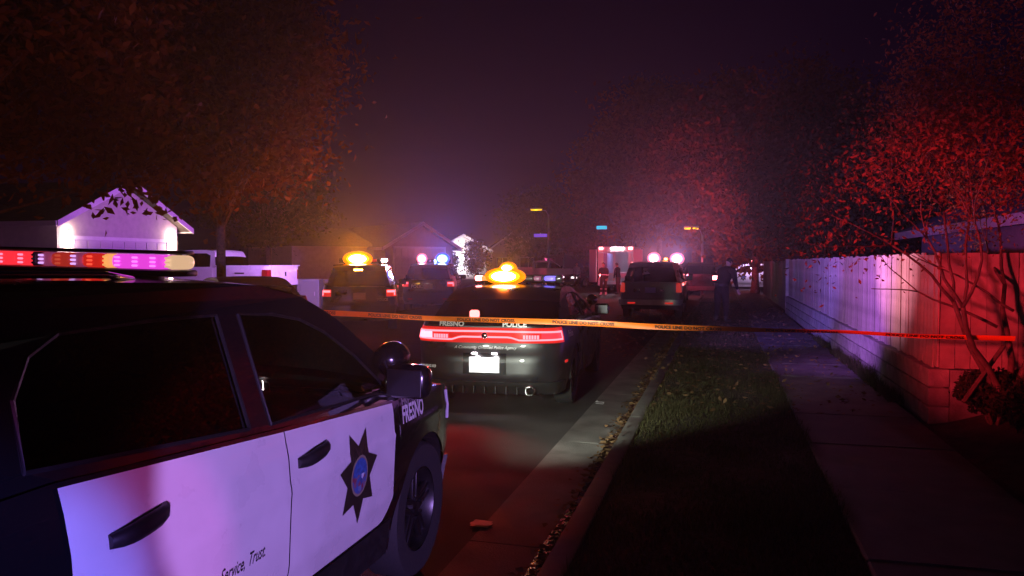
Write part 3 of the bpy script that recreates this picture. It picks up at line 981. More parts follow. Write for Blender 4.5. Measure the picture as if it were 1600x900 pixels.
class Vehicle:
    def __init__(s, spec, name, label, cat, loc, rz, paint, group=None, glass='tint_glass', roof_paint=None, detail=True):
        s.sp = spec
        s.root = empty(name, loc, rz, label, cat, group)
        s.glass = M[glass]
        s.paint = paint
        pts = catmull(spec['plan'], 10)
        # densify and measure
        s.P = [pts[0]]
        for a, b in zip(pts, pts[1:]):
            k = max(1, int(math.hypot(b[0] - a[0], b[1] - a[1]) / 0.05))
            for i in range(k):
                t = (i + 1) / k
                s.P.append((a[0] + (b[0] - a[0]) * t, a[1] + (b[1] - a[1]) * t))
        s.S = [0.0]
        for a, b in zip(s.P, s.P[1:]):
            s.S.append(s.S[-1] + math.hypot(b[0] - a[0], b[1] - a[1]))
        s.Stot = s.S[-1]
        s.np_S = np.array(s.S); s.np_P = np.array(s.P)
        s.make_body(paint, roof_paint or paint, detail)

    # position on the lower body surface: arc length a from the rear centre line (negative = left side), height z
    def perim(s, a):
        sg = -1 if a < 0 else 1
        a = min(abs(a), s.Stot)
        x = np.interp(a, s.np_S, s.np_P[:, 0]); y = np.interp(a, s.np_S, s.np_P[:, 1])
        a0, a1 = max(0, a - .06), min(s.Stot, a + .06)
        tx = np.interp(a1, s.np_S, s.np_P[:, 0]) - np.interp(a0, s.np_S, s.np_P[:, 0])
        ty = np.interp(a1, s.np_S, s.np_P[:, 1]) - np.interp(a0, s.np_S, s.np_P[:, 1])
        l = math.hypot(tx, ty)
        nx, ny = ty / l, -tx / l
        if a < 1e-6: nx, ny = 0, -1
        if a > s.Stot - 1e-6: nx, ny = 0, 1
        return sg * x, y, sg * nx, ny

    def surf(s, a, z, off=0.0):
        x, y, nx, ny = s.perim(a)
        w = ny * ny
        ins = (1 - w) * interp(s.sp['side'], z) + w * interp(s.sp['rear'] if ny < 0 else s.sp['front'], z)
        k = off - ins
        px = x + nx * k
        if x * px < 0: px = 0
        return (px, y + ny * k, z)

    def a_of_y(s, y, side=1):
        m = s.np_P[:, 0] > 0.75
        return side * float(np.interp(y, s.np_P[m, 1], s.np_S[m]))

    def top_z(s, y): return interp(s.sp['top'], y)

    def low_z(s, y, ny):
        z = s.sp['sill']
        for ya in (s.sp['yr'], s.sp['yf']):
            d = abs(y - ya)
            if d < s.sp['arch'] and abs(ny) < .6:
                z = max(z, s.sp['wheel_r'] + math.sqrt(s.sp['arch'] ** 2 - d * d))
        return z

    def gx(s, y, z):
        """half width of the greenhouse at (y, z)"""
        zb = s.top_z(y)
        a = s.a_of_y(max(min(y, 1.3), s.sp['plan'][0][1] + .35))
        base = s.surf(a, zb)[0] - 0.015
        taper = max(0.0, -y - 1.2) * 0.06
        dz = max(0.0, z - zb)
        return base - s.sp['tumble'] * dz - .12 * dz * dz - taper

    def make_body(s, paint, roof_paint, detail):
        sp = s.sp
        # stations along the right side, extra ones at the arch edges
        sta = list(np.linspace(0, s.Stot, 74))
        for ya in (sp['yr'], sp['yf']):
            for t in np.linspace(0, PI, 19):
                sta.append(s.a_of_y(ya - (sp['arch'] - 0.0005) * math.cos(t)))
            sta += [s.a_of_y(ya - sp['arch'] - .002), s.a_of_y(ya + sp['arch'] + .002)]
        sta = sorted(set(round(x, 5) for x in sta))
        sta = [-x for x in sta[::-1] if x > 1e-6] + sta
        cols = []
        NV = 16
        for a in sta:
            x, y, nx, ny = s.perim(a)
            zl, zt = s.low_z(y, ny), s.top_z(y)
            cols.append([s.surf(a, zl + (zt - zl) * (k / NV)) for k in range(NV + 1)])
        mb = MB()
        mb.grid(cols, flip=False)
        # top skins: hood and rear deck
        half = [c for a, c in zip(sta, cols) if a >= 0]

        def cap(sel, crown):
            rows = []
            for c in sel:
                e = c[-1]
                rows.append([(e[0] * u, e[1], e[2] + crown * (1 - u * u) + (-0.0 if abs(u) < 1 else 0)) for u in (1, .97, .9, .75, .5, .25, 0, -.25, -.5, -.75, -.9, -.97, -1)])
            if len(rows) > 1: mb.grid(rows, flip=False)
        hood = [c for c in half if c[-1][1] >= sp['cowl'] - .02]
        cap(hood, sp['hood_crown'])
        if sp.get('bed') is None:
            cap([c for c in half if c[-1][1] <= sp['deck'] + .02], 0.015)
        o = mb.build('body', paint, s.root, smooth=True, angle=38)
        s.body = o
        # arches, floor
        liner = MB()
        for ya in (sp['yr'], sp['yf']):
            for sd in (-1, 1):
                rows = []
                for xx in (0.0, -.38):
                    row = []
                    for t in np.linspace(0, PI, 15):
                        yy = ya - sp['arch'] * math.cos(t); zz = sp['wheel_r'] + sp['arch'] * math.sin(t)
                        p = s.surf(s.a_of_y(yy), max(zz, .3))
                        row.append((sd * (p[0] - .012 + xx), yy, zz))
                    rows.append(row)
                liner.grid(rows)
                c = rows[1]
                liner.add(c, [tuple(range(len(c)))])
        L = sp['L'] / 2
        liner.box((0, 0, sp['sill'] + .03), (1.6, 2 * L - .5, .04))
        liner.build('underbody', M['plastic'], s.root)
        # greenhouse: side frames with real openings
        outl = [(y, z) for y, z in sp['A']] + sp['roof'] + sp['D']
        bott = [(y, s.top_z(y) - .012) for y in np.linspace(sp['D'][-1][0] + .05, sp['A'][0][0] - .08, 9)]
        loop = outl + bott
        holes = sp['windows']
        for sd in (-1, 1):
            pts2, tris = polyfill(loop, holes)
            fm = MB().add([(sd * s.gx(p.x, p.y), p.x, p.y) for p in pts2], tris)
            fm.build('pillar_frame', roof_paint, s.root)
            for wi_, w in enumerate(holes):
                pp_, tt = polyfill(w)
                wi = MB().add([(sd * (s.gx(p.x, p.y) - .008), p.x, p.y) for p in pp_], tt)
                wi.build('side_window', M['clear_glass'] if (detail and wi_ == 0) else s.glass, s.root)
                # rubber window seal
                sl = MB()
                ring = [Vector((sd * (s.gx(y, z) + .001), y, z)) for y, z in w]
                sl.tube(ring + [ring[0]], 0.007, 5, cap=False)
                if detail: sl.build('window_seal', M['plastic'], s.root)
        # over-the-top strip
        def strip(pts, bow, crown, name, mat, n=11):
            rows = []
            for y, z in pts:
                e = s.gx(y, z)
                rows.append([(e * u, y + bow * (1 - u * u), z + crown * (1 - u * u)) for u in np.linspace(1, -1, n)])
            m_ = MB().grid(rows)
            return m_.build(name, mat, s.root, smooth=True, angle=40)
        rf_ = sp['roof']
        A_, D_ = sp['A'], sp['D']
        s.roof = strip(catmull([A_[-1]] + rf_ + [D_[0]], 4), 0.0, 0.022, 'roof', roof_paint)
        ws = [A_[0], A_[1], A_[2], A_[3]]
        strip(catmull(ws, 3), 0.10, 0.0, 'windshield', M['clear_glass'] if detail else s.glass)
        dd = catmull(D_, 3)
        strip(dd, -0.07, 0.03, 'rear_window', s.glass)
        # interior
        if detail:
            it = MB()
            for sx in (-.42, .42):
                it.rbox((sx, .15, .72), (.52, .5, .16), .05)
                it.rbox((sx, -.12, 1.05), (.5, .14, .7), .05, rot=Matrix.Rotation(R(-14), 3, 'X'))
                it.rbox((sx, -.20, 1.46), (.26, .10, .17), .04)
            it.rbox((0, -.95, .72), (1.3, .5, .16), .05)
            it.rbox((0, -1.22, 1.02), (1.3, .14, .6), .05)
            it.rbox((0, 1.05, 0.98), (1.5, .4, .2), .06)
            it.build('seat_row', M['seat'], s.root, smooth=True, angle=40)
            sw = MB()
            ring = [(-.42 + .19 * math.cos(t), .72 + .05 * math.sin(t), 1.0 + .18 * math.sin(t)) for t in np.linspace(0, 2 * PI, 20)]
            sw.tube(ring, .014, 6, cap=False)
            sw.build('steering_wheel', M['plastic'], s.root)
        # wheels
        wr = sp['wheel_r']
        tprof = [(wr * .62, -.105), (wr * .80, -.12), (wr * .95, -.115), (wr, -.085), (wr, .085), (wr * .95, .115), (wr * .80, .12), (wr * .62, .105)]
        hubw = s.surf(s.a_of_y(sp['yf']), .6)[0]
        tm = rm = None
        for ya in (sp['yf'], sp['yr']):
            for sd in (-1, 1):
                we = bpy.data.objects.new('wheel', None)
                C.objects.link(we); we.parent = s.root
                we.location = (sd * (hubw - .135), ya, wr)
                we.rotation_euler = (0, 0, 0 if sd > 0 else PI)
                if tm is None:
                    a_ = MB().lathe(tprof, 36, 'X').build('tyre', M['rubber'], we, smooth=True, angle=35); tm = a_.data
                    rb = MB()
                    rb.lathe([(wr * .64, .09), (wr * .60, .105), (wr * .57, .08), (wr * .55, .03), (.0, .02)], 30, 'X')
                    rb.lathe([(.0, .085), (.055, .082), (.075, .06), (.075, .02)], 16, 'X')
                    for k in range(5):
                        t = 2 * PI * k / 5
                        rot = Matrix.Rotation(t, 3, 'X')
                        for dv in (-.028, .028):
                            rb.rbox(rot @ Vector((.062, dv, wr * .33)), (.035, .035, wr * .56), .01, rot=rot)
                    for k in range(5):
                        t = 2 * PI * (k + .5) / 5
                        rb.lathe([(.0, .10), (.012, .098), (.013, .06)], 6, 'X', c=(0, .055 * math.cos(t), .055 * math.sin(t)))
                    b_ = rb.build('rim', M['dark_steel'] if detail else M['steel'], we, smooth=True, angle=35); rm = b_.data
                else:
                    mesh_obj('tyre', tm, we); mesh_obj('rim', rm, we)
        if sp.get('bed'):
            y0, y1 = sp['bed']
            e = .88
            bd = MB()
            zt = 1.42
            bd.add([(-e, y0, .85), (e, y0, .85), (e, y1, .85), (-e, y1, .85), (-e, y0, zt), (e, y0, zt), (e, y1, zt), (-e, y1, zt)],
                   [(0, 1, 2, 3), (0, 4, 5, 1), (1, 5, 6, 2), (2, 6, 7, 3), (3, 7, 4, 0)])
            bd.build('cargo_bed', M['plastic'], s.root)
            rl = MB()
            for sd in (-1, 1):
                rl.box((sd * .925, (y0 + y1) / 2, zt + .003), (.09, y1 - y0 + .2, .03))
            rl.box((0, y0 - .04, zt + .002), (1.78, .075, .03))
            rl.build('bed_rail', paint, s.root)

    # sheet that follows the body surface, with turned-in edges
    def patch(s, name, a0, a1, zlo, zhi, mat, off=.006, n=14, m=6, parent=None, skirt=True, smooth=True):
        rows = []
        for i in range(n + 1):
            a = a0 + (a1 - a0) * i / n
            z0 = zlo(a) if callable(zlo) else zlo
            z1 = zhi(a) if callable(zhi) else zhi
            rows.append([s.surf(a, z0 + (z1 - z0) * j / m, off) for j in range(m + 1)])
        mb = MB().grid(rows)
        if skirt:
            edge = [(i, 0) for i in range(n + 1)] + [(n, j) for j in range(1, m + 1)] + [(i, m) for i in range(n - 1, -1, -1)] + [(0, j) for j in range(m - 1, 0, -1)]
            out, inn = [], []
            for i, j in edge:
                a = a0 + (a1 - a0) * i / n
                z0 = zlo(a) if callable(zlo) else zlo
                z1 = zhi(a) if callable(zhi) else zhi
                out.append(rows[i][j]); inn.append(s.surf(a, z0 + (z1 - z0) * j / m, -0.006))
            mb.grid([out, inn], close=True)
        return mb.build(name, mat, parent or s.root, smooth=smooth, angle=40)

    def lettering(s, body, size, a_c, z_c, mat, shear=0, bold=0, off=.011, parent=None, slope=0.0, sx=1.0, name='lettering'):
        vs, fs = text_mesh(body, size, shear, bold)
        return MB().add([s.surf(a_c + v[0] * sx, z_c + v[1] + slope * v[0], off) for v in vs], fs).build(name, mat, parent or s.root)

    def world(s, p):
        return Matrix.Translation(s.root.location) @ Matrix.Rotation(s.root.rotation_euler.z, 4, 'Z') @ Vector(p)


LEDM = {}


def lightbar(parent, loc, width, mods, h=0.075, dep=0.26, foot=True, cells=False):
    """mods: list of (fraction of width, material); modules run from the left end to the right end"""
    bar = bpy.data.objects.new('light_bar', None)
    C.objects.link(bar); bar.parent = parent; bar.location = loc
    b = MB()
    b.rbox((0, 0, -h / 2 - .012), (width, dep, .024), .008)
    b.rbox((0, 0, h / 2 + .008), (width - .02, dep - .02, .014), .006)
    if foot:
        for sx in (-1, 1):
            b.rbox((sx * width * .36, 0, -h / 2 - .06), (.12, .10, .10), .02)
            b.rbox((sx * width * .36 + sx * .07, 0, -h / 2 - .085), (.22, .08, .03), .01)
    b.build('mount', M['plastic'], bar, smooth=True, angle=40)
    x = -width / 2
    for fr, mat in mods:
        w = fr * width
        m_ = MB().rbox((x + w / 2, 0, 0), (w - .006, dep - .012, h - .004), .022, seg=3)
        mo = m_.build('lens_module', mat, bar, smooth=True, angle=40)
        # LED cells set into the camera-facing side of the lens
        if cells:
            nc = max(1, int(w / .06))
            for k in range(nc):
                for zz in (-.015, 0, .015):
                    MB().rbox((x + w * (k + .5) / nc, -dep / 2 + .003, zz), (min(.026, w / nc * .6), .008, .008), .003, seg=1).build('led_cell', LEDM.get(mat.name, mat), mo)
        x += w
    return bar


def plate(v, a_c, z_c, w, h, text, mat=None, off=.012, tmat='letter_black', size=None):
    p = v.patch('licence_plate', a_c - w / 2, a_c + w / 2, z_c - h / 2, z_c + h / 2, mat or M['plate'], off, 4, 2)
    if text:
        v.lettering(text, size or h * .62, a_c, z_c, M[tmat], off=off + .004, sx=.8, parent=p)
    return p


def mirrors(v, y, z, mat, w=.23):
    for sd in (-1, 1):
        x = v.gx(y, z) + .02
        mr = MB().rbox((sd * (x + .15), y, z + .05), (w, .12, .17), .05, seg=3)
        mr.rbox((sd * (x + .03), y + .02, z - .03), (.12, .05, .05), .015)
        o = mr.build('mirror', mat, v.root, smooth=True, angle=40)
        MB().rbox((sd * (x + .15), y - .066, z + .05), (w - .05, .008, .13), .003).build('mirror_glass', M['mirror'], o)


def spot_lamp(v, y, z, sd):
    x = v.gx(y, z) + .09
    o = MB().lathe([(0, -.10), (.04, -.095), (.075, -.06), (.088, 0), (.088, .045), (.08, .06), (.0, .062)], 22, 'Y', c=(sd * x, y, z)).build('spotlight', M['black_paint'], v.root, smooth=True, angle=50)
    MB().tube([(sd * x, y, z - .07), (sd * (x - .05), y + .02, z - .14), (sd * (x - .12), y + .05, z - .17)], .014, 6).build('spotlight_arm', M['plastic'], o)


def door_handle(v, y, z, sd=1, mat='plastic', L=.24):
    a = v.a_of_y(y, sd)
    pts = []
    for t in np.linspace(-1, 1, 9):
        p = v.surf(a + sd * 0 + (t * L / 2 if sd > 0 else t * L / 2), z + .012 * t, .016 + .030 * (1 - t ** 4))
        pts.append(p)
    hd = MB()
    rows = []
    for i, p in enumerate(pts):
        t = -1 + 2 * i / 8
        hh = .021 * (1 - .35 * t * t) + .006
        rows.append([(p[0] - sd * .02, p[1], p[2] - hh), (p[0] - sd * .004, p[1], p[2] - hh), (p[0] + sd * .006, p[1], p[2] - hh * .4), (p[0] + sd * .006, p[1], p[2] + hh * .5), (p[0] - sd * .006, p[1], p[2] + hh), (p[0] - sd * .02, p[1], p[2] + hh)])
    hd.grid(rows, close=True)
    hd.f.append(tuple(range(5, -1, -1))); hd.m.append(0)
    e = 6 * 8
    hd.f.append(tuple(range(e, e + 6))); hd.m.append(0)
    o = hd.build('door_handle', M[mat], v.root, smooth=True, angle=50)
    cup = []
    for r_ in (.062, .055, .03, 0.001):
        cup.append([v.surf(a + .03 + r_ * 1.2 * math.cos(t), z - .012 + r_ * .72 * math.sin(t), .0075 - (.003 if r_ < .05 else 0)) for t in np.linspace(0, 2 * PI, 18, endpoint=False)])
    MB().grid(cup, close=True).build('handle_recess', v.paint if mat == 'plastic' and not hasattr(v, 'doormat') else v.doormat, o, smooth=True)
    return o


# lens materials
LENS = dict(
    red_on=emat('red_on', (1.0, 0.03, 0.05), 1.0, (0.3, 0.01, 0.02)),
    red_dim=emat('red_dim', (1.0, 0.03, 0.02), 0.55, (0.3, 0.01, 0.01)),
    red_low=emat('red_low', (1.0, 0.06, 0.04), 0.35, (0.25, 0.02, 0.02)),
    magenta=emat('magenta_on', (0.85, 0.06, 0.75), 0.95, (0.3, 0.05, 0.3)),
    violet=emat('violet_on', (0.55, 0.08, 0.25), 0.35, (0.4, 0.3, 0.4)),
    amber_dim=emat('amber_dim', (1.0, 0.42, 0.12), 0.9, (0.5, 0.25, 0.05)),
    pale=emat('pale_on', (1.0, 0.62, 0.36), 0.7, (0.5, 0.5, 0.5)),
    amber=emat('amber_on', (1.0, 0.50, 0.06), 45, (0.4, 0.2, 0.02)),
    red_hot=emat('red_hot', (1.0, 0.16, 0.16), 28, (0.3, 0.02, 0.02)),
    blue_hot=emat('blue_hot', (0.30, 0.45, 1.0), 28, (0.05, 0.05, 0.3)),
    white_hot=emat('white_hot', (1.0, 0.85, 0.90), 40, (0.6, 0.6, 0.6)),
    red_tail=emat('red_tail', (1.0, 0.03, 0.05), 1.6, (0.3, 0.01, 0.01)),
    red_core=emat('red_core', (1.0, 0.13, 0.17), 3.6, (0.3, 0.05, 0.05)),
    blue_dim=emat('blue_dim', (0.22, 0.16, 1.0), 1.6, (0.05, 0.05, 0.3)),
    off=pmat('lens_off', (0.10, 0.10, 0.11), 0.15, coat=.8),
    red_off=pmat('red_lens_off', (0.18, 0.01, 0.01), 0.15, coat=.8),
)


LEDM.update({'red_on': emat('led_pink', (1.0, .22, .38), 1.5, (.4, .1, .1)), 'red_dim': emat('led_red', (1.0, .10, .05), 1.0, (.3, .05, .05)), 'violet_on': emat('led_violet', (.75, .4, 1.0), 1.1, (.4, .3, .4)), 'magenta_on': emat('led_magenta', (1.0, .25, 1.0), 1.1, (.4, .1, .4)), 'red_low': emat('led_red_low', (1.0, .12, .06), .5, (.3, .05, .05))})


def tail_pair(v, a0, a1, z0, z1, mat, core=None, parent_name='taillight'):
    for sd in (-1, 1):
        o = v.patch(parent_name, sd * a0, sd * a1, z0, z1, mat, .010, 10, 4)
        if core:
            zc = (z0 + z1) / 2
            v.patch('lamp_core', sd * (a0 + .02), sd * (a1 - .10), z1 - (z1 - z0) * .42, z1 - (z1 - z0) * .12, core, .017, 8, 2, parent=o)
            v.patch('lamp_core', sd * (a1 - .15), sd * (a1 - .10), z0 + .03, z1 - (z1 - z0) * .45, core, .017, 4, 2, parent=o)


def bumper(v, z0, z1, mat, off=.02, a=None, rear=True):
    a = a or 1.15
    if rear:
        return v.patch('bumper', -a, a, z0, z1, mat, off, 26, 6)
    return v.patch('front_bumper', v.Stot - a, v.Stot, z0, z1, mat, off, 16, 6), v.patch('front_bumper', -(v.Stot - a), -v.Stot, z0, z1, mat, off, 16, 6)


def headlights(v, z0, z1, mat, a0=.95, a1=.35):
    for sd in (-1, 1):
        v.patch('headlight', sd * (v.Stot - a0), sd * (v.Stot - a1), z0, z1, mat, .01, 10, 4)


def grille(v, z0, z1, a=.55):
    o = v.patch('grille', v.Stot - a, v.Stot - .002, z0, z1, M['plastic'], .012, 8, 3)
    v.patch('grille', -(v.Stot - a), -(v.Stot - .002), z0, z1, M['plastic'], .012, 8, 3)


def seal_star(v, y, z, R_, sd=1):
    """seven-pointed star decal with an oval seal on a door"""
    a = v.a_of_y(y, sd)
    pts = []
    for k in range(14):
        t = PI / 2 + PI * k / 7 + PI / 7
        r = R_ if k % 2 == 0 else R_ * .60
        pts.append((r * math.cos(t) * .88, r * math.sin(t)))
    fine = [(p[0] + (q[0] - p[0]) * i / 4, p[1] + (q[1] - p[1]) * i / 4) for p, q in zip(pts, pts[1:] + pts[:1]) for i in range(4)]
    mb = MB().grid([[v.surf(a + p[0] * k, z + p[1] * k, .0135) for p in fine] for k in (1, .8, .6, .4, .2, .02)], close=True)
    o = mb.build('star_badge', M['star'], v.root)
    sealm, nt, b = newmat('seal_print')
    tc = nt.nodes.new('ShaderNodeTexCoord')
    vo = nt.nodes.new('ShaderNodeTexVoronoi'); vo.inputs['Scale'].default_value = 42
    nt.links.new(tc.outputs['Object'], vo.inputs['Vector'])
    cr = nt.nodes.new('ShaderNodeValToRGB')
    for pos, c in ((0.0, (.02, .03, .12)), (.35, (.05, .12, .35)), (.55, (.12, .1, .2)), (.7, (.22, .03, .05)), (.85, (.1, .22, .4))):
        e = cr.color_ramp.elements.new(pos); e.color = (*c, 1)
    nt.links.new(vo.outputs['Color'], cr.inputs['Fac'])
    nt.links.new(cr.outputs[0], b.inputs['Base Color'])
    skyb = pmat('seal_sky', (0.04, 0.11, 0.34), .5, var=.4, scale=60)
    ring = pmat('seal_ring', (0.25, 0.22, 0.15), .5)
    for rr, mt, of, cut in ((.42, ring, .0155, None), (.37, sealm, .0165, None), (.36, skyb, .0175, 0.02)):
        vs = []
        for t in np.linspace(0, 2 * PI, 26, endpoint=False):
            dz = R_ * rr * math.sin(t)
            if cut is not None: dz = max(dz, R_ * cut)
            vs.append(v.surf(a + R_ * rr * .92 * math.cos(t), z + dz, of))
        MB().add(vs, [tuple(range(26))]).build('seal', mt, o)
    return o


# ---------------- 1. police utility vehicle in the foreground
pv = Vehicle(SUV, 'police_vehicle', 'black and white police SUV with white doors filling the left foreground', 'police SUV', (-2.62, 2.725, 0), 0, M['black_paint'], 'police vehicles', glass='tint_glass')
pv.doormat = M['white_paint']
DY0, DY1, DY2 = 1.065, 0.04, -1.035


def door_low(v, bot=.50, front=None):
    def f(a):
        x, y, nx, ny = v.perim(a)
        z = bot
        d = abs(y - v.sp['yr'])
        if d < v.sp['arch'] + .07:
            z = max(z, v.sp['wheel_r'] + math.sqrt(max(0, (v.sp['arch'] + .07) ** 2 - d * d)))
        if front is not None:
            z += .10 * max(0, (y - front) / .12) ** 2
        return z
    return f


def belt_hi(v, d=.012):
    return lambda a: v.top_z(v.perim(a)[1]) - d


for sd in (1, -1):
    fd = pv.patch('front_door', pv.a_of_y(DY1 + .004, sd), pv.a_of_y(DY0, sd), door_low(pv, .50, DY0 - .12), belt_hi(pv), M['white_paint'], .008, 24, 30, skirt=False)
    rd = pv.patch('rear_door', pv.a_of_y(DY2, sd), pv.a_of_y(DY1 - .004, sd), door_low(pv, .50), belt_hi(pv), M['white_paint'], .008, 24, 30, skirt=False)
    tag(fd, 'white front door with star badge'); tag(rd, 'white rear door with slogan')
    if sd == 1:
        door_handle(pv, DY1 + .185, 1.025, sd)
        door_handle(pv, DY2 + .25, 1.055, sd)
        seal_star(pv, .635, .83, .225, sd)
        # slogan in script across the rear door
        wa = pv.a_of_y(-.325, 1) - .235
        for word in ('Safety,', 'Service,', 'Trust.'):
            ww_ = max(q[0] for q in text_mesh(word, .066, .45, 0, 'LEFT')[0]) * .72
            pv.lettering(word, .066, wa + ww_ / 2, .755, M['letter_black'], shear=.45, off=.0125, sx=.72)
            wa += ww_ + .016
pv.patch('side_cladding', pv.a_of_y(-.93), pv.a_of_y(1.10), .30, .485, M['plastic'], .012, 20, 5)
pv.lettering('FRESNO', .125, pv.a_of_y(1.34), 1.0, M['letter_white'], bold=.004, off=.009, sx=.72)
pv.lettering('FRESNO', .10, pv.a_of_y(1.33), 1.07, pmat('faded_letter', (.2, .2, .21), .5), bold=.002, off=.0085, sx=.8)
mirrors(pv, .98, 1.17, M['black_paint'])
spot_lamp(pv, 1.06, 1.315, 1); spot_lamp(pv, 1.06, 1.315, -1)
headlights(pv, .82, 1.0, M['clear_lens'], 1.15, .55)
for sd in (-1, 1):
    pv.patch('low_beam', sd * (pv.Stot - .72), sd * (pv.Stot - .60), .85, .93, LENS['white_hot'], .014, 4, 3)
grille(pv, .55, .88)
bumper(pv, .32, .55, M['plastic'], .02, 1.0, rear=False)
bumper(pv, .40, .70, M['plastic'], .02)
tail_pair(pv, .62, 1.12, .92, 1.10, M['red_lens'])
plate(pv, 0, .85, .3, .15, None)
for sx in (-1, 1):
    MB().tube([(sx * .60, -.35, 1.735), (sx * .62, -.5, 1.755), (sx * .63, -1.1, 1.765), (sx * .61, -1.85, 1.75), (sx * .59, -2.0, 1.72)], .012, 8).build('roof_rail', M['black_paint'], pv.root, smooth=True)
MB().rbox((0.12, -.75, 1.83), (.10, .16, .05), .02).build('antenna', M['plastic'], pv.root)
pv.root.rotation_euler.y = R(1.4)
pv.root.location.z = 0.02
LBY = -0.10
lightbar(pv.root, (-.02, LBY, 1.795), 1.30, [(.205, LENS['red_dim'])] + [(.075, LENS['red_on'])] * 4 + [(.015, LENS['off']), (.045, LENS['violet']), (.075, LENS['red_low']), (.035, LENS['violet']), (.08, LENS['red_dim']), (.025, LENS['amber_dim']), (.18, LENS['magenta']), (.04, LENS['pale'])], h=.058, dep=.15, cells=True)

# ---------------- 2. police sedan ahead
sv = Vehicle(SEDAN, 'police_vehicle', 'dark police sedan with red racetrack taillights stopped behind the orange tape', 'police sedan', (-2.78, 9.0 + 2.54, 0), R(2.6), M['dull_black'], 'police vehicles', glass='tint_glass')
# racetrack lamp band
band = sv.patch('taillight', -1.06, 1.06, .855, 1.035, LENS['red_dim'], .008, 30, 5)


def ring_z(a, lo):
    u = abs(a)
    if lo: return .875 + .012 * min(1, u) if u > .42 else (.915 if u < .30 else .915 - (u - .30) / .12 * .037)
    return 1.005 - .01 * u


for a0, a1 in ((-1.00, 1.00),):
    sv.patch('lamp_ring', a0, a1, lambda a: ring_z(a, 0) - .022, lambda a: ring_z(a, 0), LENS['red_core'], .014, 40, 1, parent=band)
    sv.patch('lamp_ring', a0, a1, lambda a: ring_z(a, 1), lambda a: ring_z(a, 1) + .020, LENS['red_core'], .014, 44, 1, parent=band)
for sd in (-1, 1):
    sv.patch('lamp_ring', sd * .985, sd * 1.01, .885, .995, LENS['red_core'], .014, 2, 3, parent=band)
    sv.patch('brake_lamp', sd * .45, sd * .66, .90, .955, LENS['red_tail'], .014, 6, 2, parent=band)
    for k in range(6):
        sv.patch('brake_segment', sd * (.46 + .033 * k), sd * (.483 + .033 * k), .905, .95, LENS['red_core'], .018, 1, 1, parent=band)
sv.patch('lamp_fill', -.985, -.68, .90, .985, emat('red_fill', (1.0, .22, .28), 3.6), .0135, 8, 3, parent=band)
sv.patch('lamp_fill', .68, .985, .90, .985, LENS['red_tail'], .0115, 8, 3, parent=band)
# spoiler lip, deck lettering, emblem, slogan
sv.patch('spoiler', -.72, .72, 1.055, 1.098, M['black_paint'], .035, 24, 3)
sv.lettering('FRESNO', .075, -.40, 1.076, M['letter_white'], bold=.003, off=.040, sx=1.15)
sv.lettering('POLICE', .075, .36, 1.076, M['letter_white'], bold=.003, off=.040, sx=1.15)
em = MB().lathe([(0, -.02), (.03, -.018), (.042, -.006), (.04, .004)], 16, 'Y', c=(*sv.surf(0, .945, .02)[:2], .945)).build('emblem', M['chrome'], sv.root, smooth=True)
sv.lettering('A Community Oriented Police Agency', .048, 0, .80, M['letter_white'], shear=.35, off=.012)
sv.lettering('WARNING K9', .044, -.74, .565, M['letter_white'], bold=.002, off=.012)
plate(sv, 0.0, .60, .36, .18, None)
sv.patch('plate_recess', -.26, .26, .49, .735, M['black_paint'], .004, 8, 4)
for k in (-1, 1):
    MB().rbox((*sv.surf(k * .12, .735, .018)[:2], .735), (.06, .02, .015), .004).build('plate_lamp', LENS['white_hot'], sv.root)
lowb = sv.patch('bumper', -1.15, 1.15, .26, .40, M['plastic'], .03, 30, 4)
for k in (-1, 1):
    MB().lathe([(.055, 0), (.058, -.10), (.045, -.10), (.045, 0)], 16, 'Y', c=(k * .55, sv.surf(.5, .33, .03)[1] - .005, .315)).build('exhaust_tip', M['chrome'], sv.root, smooth=True)
for k in range(-3, 4):
    MB().rbox((k * .13, sv.surf(0, .33, .035)[1], .30), (.012, .05, .09), .003).build('diffuser_fin', M['dark_steel'], lowb)
sv.lettering('Police', .11, sv.a_of_y(-1.85), .93, M['letter_white'], shear=.3, bold=.003, off=.011)
for sd in (1, -1):
    sv.patch('front_door', sv.a_of_y(-.20, sd), sv.a_of_y(.95, sd), .34, belt_hi(sv), M['dull_black'], .006, 16, 8)
    sv.patch('rear_door', sv.a_of_y(-1.16, sd), sv.a_of_y(-.21, sd), door_low(sv, .34), belt_hi(sv), M['dull_black'], .006, 16, 8)
    door_handle(sv, -.98, .90, sd); door_handle(sv, -.05, .88, sd)
    sv.patch('side_marker', sv.a_of_y(-2.12, sd), sv.a_of_y(-2.02, sd), .60, .63, LENS['red_dim'], .009, 3, 1)
mirrors(sv, .80, 1.03, M['black_paint'])
spot_lamp(sv, .86, 1.22, 1); spot_lamp(sv, .86, 1.22, -1)
headlights(sv, .62, .74, M['clear_lens'])
grille(sv, .4, .68)
lightbar(sv.root, (0, -.45, 1.575), 1.25, [(.07, LENS['red_hot']), (.10, LENS['amber_dim']), (.05, LENS['off']), (.30, LENS['amber']), (.16, LENS['off']), (.08, LENS['violet']), (.04, LENS['off']), (.12, LENS['blue_dim']), (.08, LENS['off'])], h=.07)
o = MB().rbox((-.30, -1.83, 1.15), (.13, .06, .10), .03, seg=3).build('deck_lamp', emat('deck_red', (1.0, .16, .14), 110), sv.root, smooth=True)


